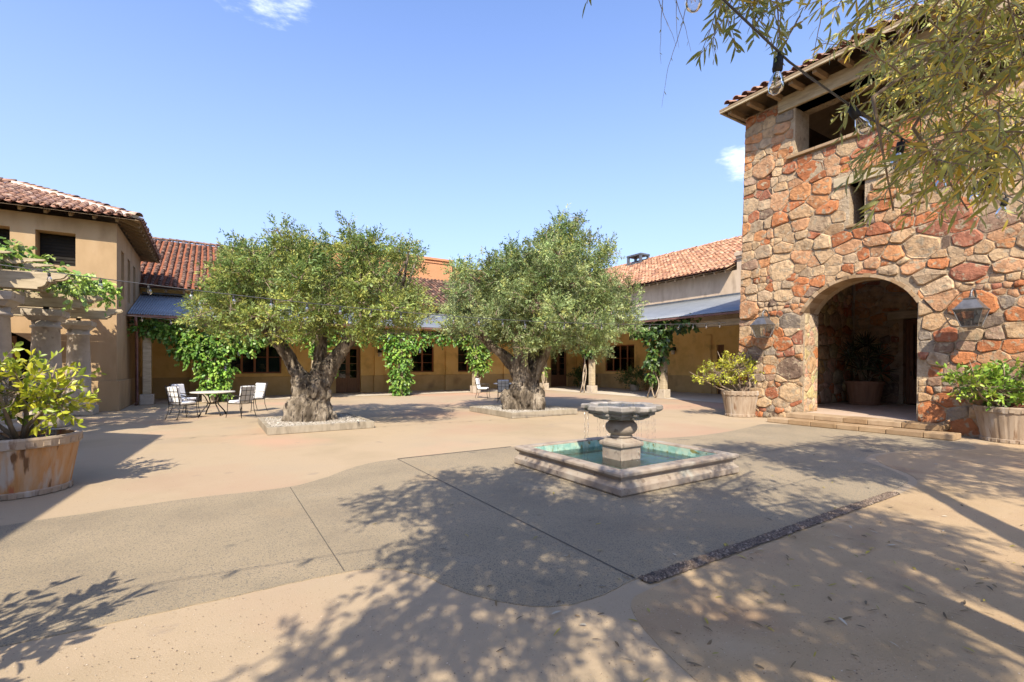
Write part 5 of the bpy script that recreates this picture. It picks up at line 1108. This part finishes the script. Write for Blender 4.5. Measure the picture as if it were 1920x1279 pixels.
blob1 = [(392, 600, 36), (405, 560, 34), (445, 540, 38), (440, 590, 40), (485, 515, 42), (500, 560, 55), (535, 492, 34), (560, 520, 60), (600, 505, 30), (615, 555, 58), (650, 482, 34), (690, 488, 38), (680, 530, 62), (735, 500, 42), (745, 560, 55), (762, 490, 22), (785, 575, 38), (540, 605, 38), (600, 600, 38), (660, 598, 40), (720, 602, 34), (770, 606, 26), (480, 610, 36), (455, 495, 16), (480, 486, 14), (540, 462, 14), (575, 462, 16), (655, 458, 18), (690, 462, 18), (775, 482, 13), (430, 620, 22), (575, 628, 24), (690, 628, 22)]
blob1 += [(566, 440, 8), (556, 448, 8), (452, 470, 7), (474, 462, 8), (785, 468, 9), (795, 476, 8), (672, 442, 14)]
blob1 = [(588+(x-588)*.955, 560+(y-560)*.97, q_*.95) for x, y, q_ in blob1]
BL1 = crown_blobs(blob1, 12.7, -5.1, 3.3, 2.5, .01429, 3, 3.3)
olive_crown(t1, BL1, 5, 240, .088, OL_LO, OL_HI, (2.6, 4.6))
limbs_to(t1, [b1+Vector(W(-1.5, -.2, 2.9)), b1+Vector(W(1.7, .1, 2.8)), b1+Vector(W(.1, .3, 3.2)), b1+Vector(W(-.9, -.1, 2.2)), b1+Vector(W(1.0, .1, 2.2))], BL1, 34, 2)
# right tree
b2 = W(.36, 15.9, .13); t2 = thing('olive_tree', 'tall old olive tree with a cone shaped silvery crown behind the fountain', 'tree', b2, 'olive trees in the courtyard')
trunk_mesh(t2, [
    ([(0, 0, -.1), (0, 0, .3), (0, 0, .75), (-.12, 0, 1.1), (-.48, 0, 1.65), (-1.15, -.1, 2.2), (-1.9, -.1, 2.75)], [.66, .52, .37, .25, .18, .15, .08]),
    ([(-.05, -.1, .4), (-.02, -.15, 1.0), (-.05, -.2, 1.7), (-.2, -.2, 2.4), (-.2, 0, 3.4)], [.42, .29, .2, .17, .1]),
    ([(.2, .1, .3), (.3, .1, .9), (.55, .1, 1.5), (.9, .1, 2.15), (1.35, .1, 2.9)], [.42, .28, .195, .16, .1]),
    ([(.1, .3, .6), (.3, .4, 1.4), (.4, .45, 2.8)], [.3, .15, .08])],
    [(-.45, -.3, .15, .25), (.4, -.4, .2, .27), (.1, -.5, .4, .25), (-.2, -.42, .6, .2), (.5, -.2, .5, .22), (-.55, .0, .4, .2)], b2, .045, 6.1, .07)
blob2 = [(868, 590, 40), (880, 540, 42), (905, 518, 28), (925, 560, 55), (945, 508, 30), (930, 610, 40), (975, 520, 52), (985, 585, 58), (985, 490, 30), (1010, 475, 28), (1040, 500, 58), (1045, 462, 34), (1062, 440, 20), (1045, 440, 16), (1072, 428, 12), (1050, 570, 66), (1080, 480, 36), (1105, 530, 50), (1120, 505, 28), (1135, 492, 18), (1115, 585, 55), (1155, 565, 36), (1165, 600, 30), (1010, 630, 36), (975, 640, 30), (1060, 630, 34), (1100, 640, 26), (1130, 645, 24), (1000, 655, 20), (1138, 660, 14), (850, 605, 24), (900, 625, 26), (1085, 615, 30), (872, 515, 14), (1125, 478, 10), (1088, 462, 10)]
blob2 += [(1140, 462, 9), (1146, 480, 11), (1060, 425, 10), (1050, 412, 8), (1080, 418, 9), (912, 492, 11), (962, 478, 12)]
blob2 = [(1018+(x-1018)*.97, 560+(y-560)*.97, q_*.95) for x, y, q_ in blob2]
BL2 = crown_blobs(blob2, 16.1, .9, 3.4, 2.6, .0181, 4, 3.8)
olive_crown(t2, BL2, 6, 210, .094, OL_SILVER, OL_HI, (3.6, 6.0), slen=.29)
limbs_to(t2, [b2+Vector(W(-1.3, -.1, 2.3)), b2+Vector(W(1.1, .1, 2.5)), b2+Vector(W(-.2, 0, 3.1)), b2+Vector(W(.4, .45, 2.6))], BL2, 34, 5)

# ---------------------------------------------------------------- climbing vines on the veranda posts
def vine(label, base, blobs, per, seed, pal, stems, leafL=.13, n_flow=0, nl=6, slen=.2):
    r = np.random.default_rng(seed); rr = random.Random(seed); v = thing('climbing_vine', label, 'vine', base, 'vines climbing the veranda posts')
    P, A, Nn, si, sb_, sx, sl = sprigs(blobs, per, slen, nl, up=-.1, droop=.4, shell=.35, r=r); fr = np.array([-.45, -.8, .45])
    Nn = nrm(Nn*.8+fr); A = nrm(A+np.array([0, 0, -.55])); Ln = leafL*(.55+.7*r.random(len(P))); k = patch(sb_, .9, seed)
    c = pick_cols(len(sb_), pal, r)[si]*(.75+.5*r.random((len(P), 1)))*(1+.35*k[si][:, None])
    leaves_obj('leaves', P, A, Nn, Ln, Ln*.66, c, T_OVAL, M_BROAD, v, 'stuff')
    for pts in stems: obj('stem', MB().tube(pts, [.035-.012*i/len(pts) for i in range(len(pts))], 8), M_VINE_STEM, v, True)
    for k in range(n_flow):
        i = rr.randrange(len(sb_)); q = Vector(sb_[i])+Vector((0, -.1, -.15)); mb = MB()
        for j in range(14): a = q+Vector((rr.gauss(0, .02+.002*(14-j)), rr.gauss(0, .02+.002*(14-j)), -.018*j)); mb.lathe([(.001, -.014), (.014, 0), (.001, .014)], a, 5)
        obj('flower', mb, M_FLOWER, v)
    return v
V_PAL = [(.10, .21, .03), (.16, .31, .04), (.24, .39, .06), (.075, .16, .025), (.30, .43, .08), (.13, .26, .04)]
V_DARK = [(.05, .10, .02), (.08, .15, .028), (.11, .19, .035), (.04, .08, .018)]
def tw_(s, t, z1, ph=0, n=12, r_=.1): return [(s+r_*math.cos(ph+k*.55), t+r_*math.sin(ph+k*.55), .01+z1*k/n) for k in range(n+1)]
T0 = 24.1
vine('wide leafy vine curtain hanging behind the white cushioned chairs', (-.1, 24.1, 0), [(-2.25, T0, 3.2, .45, .25, .34), (-1.7, T0, 3.1, .55, .3, .42), (-2.0, T0, 3.15, .55, .25, .33), (-.9, T0, 2.3, .5, .32, .5), (-1.2, T0, 3.0, .6, .3, .4), (-.5, T0, 2.75, .75, .35, .55), (.3, T0, 2.7, .75, .35, .6), (.9, T0, 2.9, .6, .3, .45), (1.6, T0, 3.0, .6, .3, .4), (2.3, T0, 3.05, .5, .3, .36), (1.2, T0, 2.45, .5, .3, .4), (2.7, T0, 3.1, .5, .3, .36), (3.1, T0, 3.1, .4, .3, .3), (-.3, T0, 2.0, .72, .38, .55), (.25, T0, 1.7, .6, .38, .6), (.1, T0, 1.1, .62, .38, .5), (.3, T0, .62, .48, .34, .35), (-.8, T0, 2.4, .4, .3, .4)], 150, 11, V_PAL, [tw_(.15, 24.05, 2.6), tw_(-.05, 24.1, 2.6, 2)], .14, 5)
vine('vine column glimpsed between the limbs of the left olive tree', (4.2, 24.1, 0), [(3.2, T0, 3.1, .5, .3, .35), (4.2, T0, 2.9, .5, .32, .5), (4.6, T0, 2.2, .55, .34, .6), (4.7, T0, 1.6, .42, .3, .4), (5.2, T0, 3.1, .6, .3, .35), (6.2, T0, 3.15, .6, .28, .3)], 150, 12, V_PAL, [tw_(4.3, 24.05, 2.6), tw_(4.1, 24.1, 2.6, 2)], .14)
vine('full leafy vine column reaching the ground between the two olive trees', (8.2, 24.1, 0), [(6.9, T0, 3.1, .5, .28, .32), (7.7, T0, 2.95, .6, .3, .45), (8.5, T0, 2.8, .7, .34, .5), (9.4, T0, 3.0, .6, .3, .4), (10.3, T0, 3.1, .55, .28, .32), (11.2, T0, 3.1, .55, .28, .32), (8.3, T0, 2.2, .72, .36, .5), (8.3, T0, 1.6, .6, .36, .5), (8.35, T0, 1.0, .55, .36, .45), (8.4, T0, .5, .45, .34, .4), (8.4, T0, .22, .36, .3, .2)], 150, 13, V_PAL, [tw_(8.3, 24.0, 2.6), tw_(8.5, 24.1, 2.6, 2)], .14, 2)
vine('bright round vine clump on the post left of the second trunk', (12.9, 24.1, 0), [(12.0, T0, 3.1, .5, .28, .32), (12.5, T0, 2.9, .5, .3, .4), (12.9, T0, 2.4, .62, .36, .5), (13.1, T0, 1.9, .66, .38, .5), (13.1, T0, 1.45, .45, .32, .32), (13.7, T0, 2.8, .5, .3, .4)], 150, 14, [(.12, .22, .03), (.18, .29, .04), (.24, .33, .05), (.09, .16, .025)], [tw_(12.8, 24.0, 1.5), tw_(13.0, 24.1, 1.5, 2)], .14)
vine('thin vine with pale lit leaves on the post right of the second trunk', (18.6, 25.4, 0), [(18.5, 25.3, 2.9, .5, .5, .5), (18.4, 25.2, 1.4, .25, .25, .4), (18.3, 25.4, .95, .2, .2, .3), (18.5, 25.6, 2.2, .35, .35, .4)], 40, 15, [(.20, .28, .05), (.27, .34, .07), (.12, .19, .03)], [tw_(18.45, 25.25, 2.8), tw_(18.6, 25.4, 2.8, 3)], .15)
vine('bare twisted vine stem with dark leaves high on the middle side post', (18.6, 20.9, 0), [(18.5, 21.0, 3.1, .45, .7, .4), (18.5, 20.9, 2.6, .38, .45, .45), (18.5, 21.8, 3.3, .35, .7, .3), (18.5, 20.0, 3.3, .35, .6, .28)], 90, 16, V_DARK, [tw_(18.4, 21.15, 2.6, 0, 14, .06), tw_(18.45, 21.1, 2.6, 2, 14, .06), [(18.3, 21.35, .01), (18.35, 21.25, .4), (18.45, 21.15, 1.2)]], .16)
vine('dark draping vine with a pale lit lower tuft on the post nearest the tower', (18.6, 15.7, 0), [(18.5, 16.2, 3.45, .4, .8, .35), (18.5, 17.1, 3.5, .35, .7, .3), (18.5, 15.2, 3.45, .4, .7, .33), (18.5, 14.2, 3.55, .32, .6, .22), (18.5, 15.8, 2.9, .5, .65, .5), (18.5, 15.7, 2.3, .42, .5, .5), (18.45, 15.95, 1.7, .36, .42, .4), (18.4, 16.1, 1.1, .28, .32, .36)], 85, 17, V_DARK+[(.16, .24, .05), (.12, .2, .035)], [tw_(18.35, 15.95, 1.6, 0, 14, .07), tw_(18.4, 15.75, 1.6, 2.4, 14, .08), [(18.2, 16.2, .01), (18.3, 16.1, .5), (18.4, 15.95, 1.3)]], .19, 0)
# flowering vine over the pergola
wv = vine('bright flowering vine sprawling over the pergola beams', (-3.6, 15, 3.4), [(-4.6, 12.6, 4.0, .7, .5, .28), (-5.6, 12.8, 4.15, .8, .5, .35), (-4.2, 13.6, 3.95, .6, .5, .22), (-3.6, 14.3, 3.9, .5, .6, .22), (-3.5, 15.2, 3.85, .5, .6, .2), (-3.3, 16.2, 3.8, .5, .5, .2), (-2.9, 16.6, 3.8, .35, .35, .25), (-3.2, 17.6, 3.85, .5, .6, .2), (-2.9, 18.6, 3.85, .45, .5, .24), (-2.55, 18.3, 3.75, .2, .25, .3), (-2.75, 15.1, 3.45, .18, .2, .35), (-5.2, 14.5, 4.0, .9, .8, .25), (-5.0, 17.5, 3.95, .9, 1., .2), (-4.3, 12.9, 4.0, .6, .5, .26), (-3.7, 13.4, 3.95, .45, .4, .2), (-4.2, 18.8, 3.95, 1.0, 1.0, .2), (-3.6, 19.9, 3.9, .6, .7, .18), (-4.4, 15.6, 3.95, .8, .9, .2), (-6.4, 18.5, 3.95, 1.2, 1.4, .2), (-6.4, 15, 4.0, 1.2, 1.4, .2)], 130, 18, [(.22, .34, .05), (.30, .42, .07), (.14, .25, .04), (.38, .46, .10)], [[(-3.95, 13.2, .3), (-4.0, 13.3, 1.5), (-3.95, 13.1, 2.8), (-4.1, 13.2, 3.8)]], .12, 7)

# ---------------------------------------------------------------- near olive tree: trunk right of the view, branches hanging into it
b3 = W(3.4, -1.0, 0); t3 = thing('olive_tree', 'near olive tree whose drooping branches hang across the upper right sky', 'tree', b3, 'olive trees in the courtyard')
trunk_mesh(t3, [([(0, 0, -.1), (-.05, .05, .7), (-.1, .1, 1.5), (-.2, .2, 3.0), (-.35, .35, 4.7)], [.46, .36, .30, .22, .1]),
    ([(0, 0, .9), (-.2, .3, 2.1), (-1.5, .25, 3.0), (-3.0, .15, 3.9), (-4.0, .4, 4.4)], [.3, .2, .15, .11, .05]),
    ([(0, .1, 1.2), (.5, .8, 2.2), (1.1, 1.8, 3.4), (1.9, 3.0, 4.5)], [.28, .22, .16, .07]), ([(-.1, .2, 1.6), (-.6, 1.0, 2.6), (-.9, 2.2, 3.5), (-1.0, 3.2, 3.9)], [.22, .16, .1, .04])],
    [(-.3, -.2, .2, .22), (.35, .1, .2, .2)], b3, .05, 9.3, .04)
# shade-giving crown above and behind the viewpoint: lobes (ground shadow right, ahead, radius, height)
LOB, GY = [], []
r3 = random.Random(17)
for gx, gy, rad, z in [(-1.0, 6.0, .55, 4.6), (-.35, 6.7, .55, 4.8), (-.75, 5.1, .6, 4.5), (.05, 5.7, .7, 4.7), (.3, 6.7, .45, 4.9), (.9, 5.2, .75, 4.8), (0, 4.7, .7, 4.5), (1.0, 4.3, .75, 4.8), (-.35, 3.9, .5, 4.2), (.35, 3.7, .6, 4.4), (1.9, 4.9, .75, 5.0), (1.9, 4.0, .7, 5.0), (2.8, 5.1, .7, 5.2), (3.6, 4.9, .6, 5.3), (3.5, 3.9, .6, 5.2), (-.65, 2.95, .42, 4.0), (-.2, 2.45, .4, 3.9), (.35, 2.9, .45, 4.1), (.9, 2.45, .4, 4.2), (1.25, 3.3, .5, 4.5), (2.0, 3.15, .45, 4.8), (2.2, 2.5, .4, 4.6), (-1.05, 2.4, .3, 3.9),
                       (4.5, 8.7, .6, 5.2), (5.3, 8.3, .7, 5.3), (6.2, 8.7, .7, 5.4), (5.0, 7.4, .5, 5.2), (5.9, 7.5, .65, 5.4), (7.0, 8.0, .8, 5.5), (7.9, 8.6, .8, 5.4), (6.6, 7.0, .55, 5.5), (5.5, 6.5, .4, 5.5), (6.3, 5.7, .45, 5.6), (7.4, 6.4, .5, 5.6), (8.6, 9.2, .8, 5.6), (7.6, 9.6, .7, 5.6)]:
    w = W(gx-.0546*z, gy-1.0342*z, z); q_ = 1.7 if gx > 1.1 and gy < 4.4 else 1.0; LOB.append((w.x, w.y, w.z, rad/q_**.6, rad*q_, rad*.7)); GY.append(gy)
olive_crown(t3, [b for b, g in zip(LOB, GY) if g > 3.5], 23, 330, .115, OL_LO, OL_HI, (4, 6), nl=10, slen=.36, up=.1, split=5, tuft=.36)
olive_crown(t3, [b for b, g in zip(LOB, GY) if g <= 3.5], 24, 200, .115, OL_LO, OL_HI, (4, 6), nl=10, slen=.36, up=.1, split=5, tuft=.36)
limbs_to(t3, [b3+Vector(W(-3.0, .15, 3.9)), b3+Vector(W(-4.0, .4, 4.3)), b3+Vector(W(-1.5, .25, 3.1)), b3+Vector(W(-.35, .35, 4.5)), b3+Vector(W(1.1, 1.8, 3.4)), b3+Vector(W(1.9, 3.0, 4.4)), b3+Vector(W(-.9, 2.2, 3.5))], LOB, 26, 8)
# hanging sprays inside the view
def spray(P0, d0, length, n, droop, r, leafL, out):
    """one drooping shoot: returns its polyline and appends its leaves"""
    p, d = Vector(P0), Vector(d0).normalized(); pts = [p.copy()]; st = length/14
    for k in range(14):
        d = (d+Vector((r.gauss(0, .07), r.gauss(0, .07), -droop/14+r.gauss(0, .04)))).normalized(); p = p+d*st; pts.append(p.copy())
    for k in range(n):
        u = (.12+.88*(k+.5)/n)*14; i = min(13, int(u)); q = pts[i].lerp(pts[i+1], u-i); ax = (pts[i+1]-pts[i]).normalized(); sd = ax.cross(Vector((r.gauss(0, 1), r.gauss(0, 1), r.gauss(0, 1)))).normalized()
        a = (ax*.75+sd*.75+Vector((0, 0, -.25))).normalized(); nn_ = (sd.cross(ax)*.5+Vector((r.gauss(0, .8), r.gauss(0, .8)-.3, r.gauss(.5, .6)))).normalized(); out.append((tuple(q), tuple(a), tuple(nn_), leafL*r.uniform(.65, 1.3)))
    return pts
rs = random.Random(41); LV, TW = [], MB()
def hang(X, Y, z, dx, dy, dz, ln, n, dr, rad=.004, lf=.075):
    pts = spray(W(X, Y, z), W(dx, dy, 0)+Vector((0, 0, dz)), ln, n, dr, rs, lf, LV); TW.tube(pts, [rad*(1-.75*k/14) for k in range(15)], 5, False); return pts
# dense mass at the right edge
for k in range(330):
    Y = rs.uniform(1.9, 3.3); px = 1668+285*rs.random()**.8; py = rs.uniform(-190, 300); 
    if px < 1720 and py > 190: continue
    X = (px-960)/889*Y; z = 1.6+(685-py)/889*Y
    hang(X, Y, z, rs.gauss(-.5, .6), rs.gauss(-.1, .5), rs.gauss(-.1, .45), rs.uniform(.28, .55), 19, rs.uniform(.5, 1.4), .0035, .062)
for k in range(38):      # lower fringe
    Y = rs.uniform(1.9, 2.8); px = rs.uniform(1640, 1930); py = rs.uniform(215, 330)-(px < 1700)*60; X = (px-960)/889*Y; z = 1.6+(685-py)/889*Y
    hang(X, Y, z, rs.gauss(-.6, .4), rs.gauss(0, .4), rs.gauss(-.3, .3), rs.uniform(.2, .38), 12, rs.uniform(.6, 1.3), .003, .075)
for px, py, Y, dx, dz, ln, n in [(1560, -60, 2.1, -1, -.5, .40, 14), (1520, -40, 2.2, -.9, -.35, .42, 15), (1470, -70, 2.2, -.8, -.8, .40, 15), (1440, -60, 2.3, -.5, -1, .42, 16), (1400, -70, 2.3, -.5, -1, .45, 17), (1370, -60, 2.2, -.3, -1, .38, 16), (1345, -80, 2.3, .1, -1, .46, 18), (1500, 30, 2.1, -.6, -.9, .28, 10), (1450, -20, 2.0, .0, -1, .36, 14), (1535, -30, 2.3, .1, -1, .34, 5), (1650, -90, 2.1, -.4, -1, .34, 12), (1690, -60, 2.0, -.7, -.8, .34, 13), (1600, -80, 2.2, .2, -1, .3, 11), (1110, -40, 2.0, -.2, -1, .11, 4), (1420, -90, 2.5, -.8, -.7, .5, 18), (1330, -90, 2.4, .4, -1, .5, 20), (1380, -100, 2.2, .2, -1, .42, 18), (1350, -60, 2.1, .3, -.9, .42, 18), (1365, -50, 2.2, -.2, -1, .4, 18), (1395, -60, 2.25, .1, -1, .42, 18), (1415, -50, 2.2, -.6, -.9, .42, 17), (1430, -40, 2.3, .4, -1, .34, 14), (1340, -70, 2.3, .1, -1, .5, 18), (1470, -10, 2.1, -.3, -1, .32, 13), (1640, -70, 2.1, -1, -.35, .36, 14), (1670, -50, 2.2, -1, -.2, .4, 14), (1375, -40, 2.2, .6, -.7, .36, 16)]:
    hang((px-960)/889*Y, Y, 1.6+(685-py)/889*Y, dx, rs.gauss(0, .25), dz, ln, n, .5, .004, .072)
for px, py, Y, dx, ln in [(1245, -30, 2.2, -.2, .34), (1262, -40, 2.2, .1, .3), (1230, -20, 2.3, .15, .3), (1290, -20, 2.2, -.15, .5), (1255, -30, 2.1, .35, .3)]: hang((px-960)/889*Y, Y, 1.6+(685-py)/889*Y, dx, 0, -1, ln, 3, .2, .002, .02)
for a in [((3.1, 2.3, 4.0), (2.3, 2.4, 3.3), (1.75, 2.3, 2.9), (1.85, 2.3, 2.35)), ((3.4, 2.9, 4.1), (2.6, 2.7, 3.5), (2.2, 2.6, 2.9), (2.5, 2.6, 2.45)), ((2.4, 1.9, 4.0), (1.6, 2.1, 3.6), (1.2, 2.2, 3.35)), ((3.3, 1.6, 3.9), (2.6, 2.0, 3.2), (2.1, 2.1, 2.8))]:
    TW.tube([W(*p) for p in a], [.02, .014, .009, .004][:len(a)], 7)
obj('twigs', TW, M_TWIG, t3, True, kind='stuff')
P = np.array([l[0] for l in LV]); A = np.array([l[1] for l in LV]); Nn = np.array([l[2] for l in LV]); Ln = np.array([l[3] for l in LV])
rel = P-np.array([0, 0, 1.6]); dist = np.linalg.norm(rel, axis=1); f_ = np.array(W(0, 1, 0)); r_ = np.array(W(1, 0, 0)); dep = rel@f_; pxs = 960+889*(rel@r_)/dep; pys = 685-889*rel[:, 2]/dep
inv = (pxs > 1080) & (pxs < 1920) & (pys > 0); score = dist-.9*((pxs < 1660) & inv)+10*(~inv); o_ = np.argsort(score); P, A, Nn, Ln = P[o_], A[o_], Nn[o_], Ln[o_]
leaf_objects(t3, leaf_template('leaf', T_LANCE, M_LEAF_OBJ, 1, .18), P, A, Nn, Ln, 300)
LEAFC = [(.23, .27, .06), (.36, .35, .07), (.44, .45, .18), (.29, .30, .06), (.54, .43, .08), (.35, .36, .11), (.56, .40, .06)]
leaves_obj('leaves', P[300:], A[300:], Nn[300:], Ln[300:], Ln[300:]*.18, pick_cols(len(P)-300, LEAFC), T_LANCE, M_OLIVE, t3, 'stuff')
print('tris', sum(len(o.data.polygons)*2 for o in SC.objects if o.type == 'MESH'), 'objs', len(SC.objects))
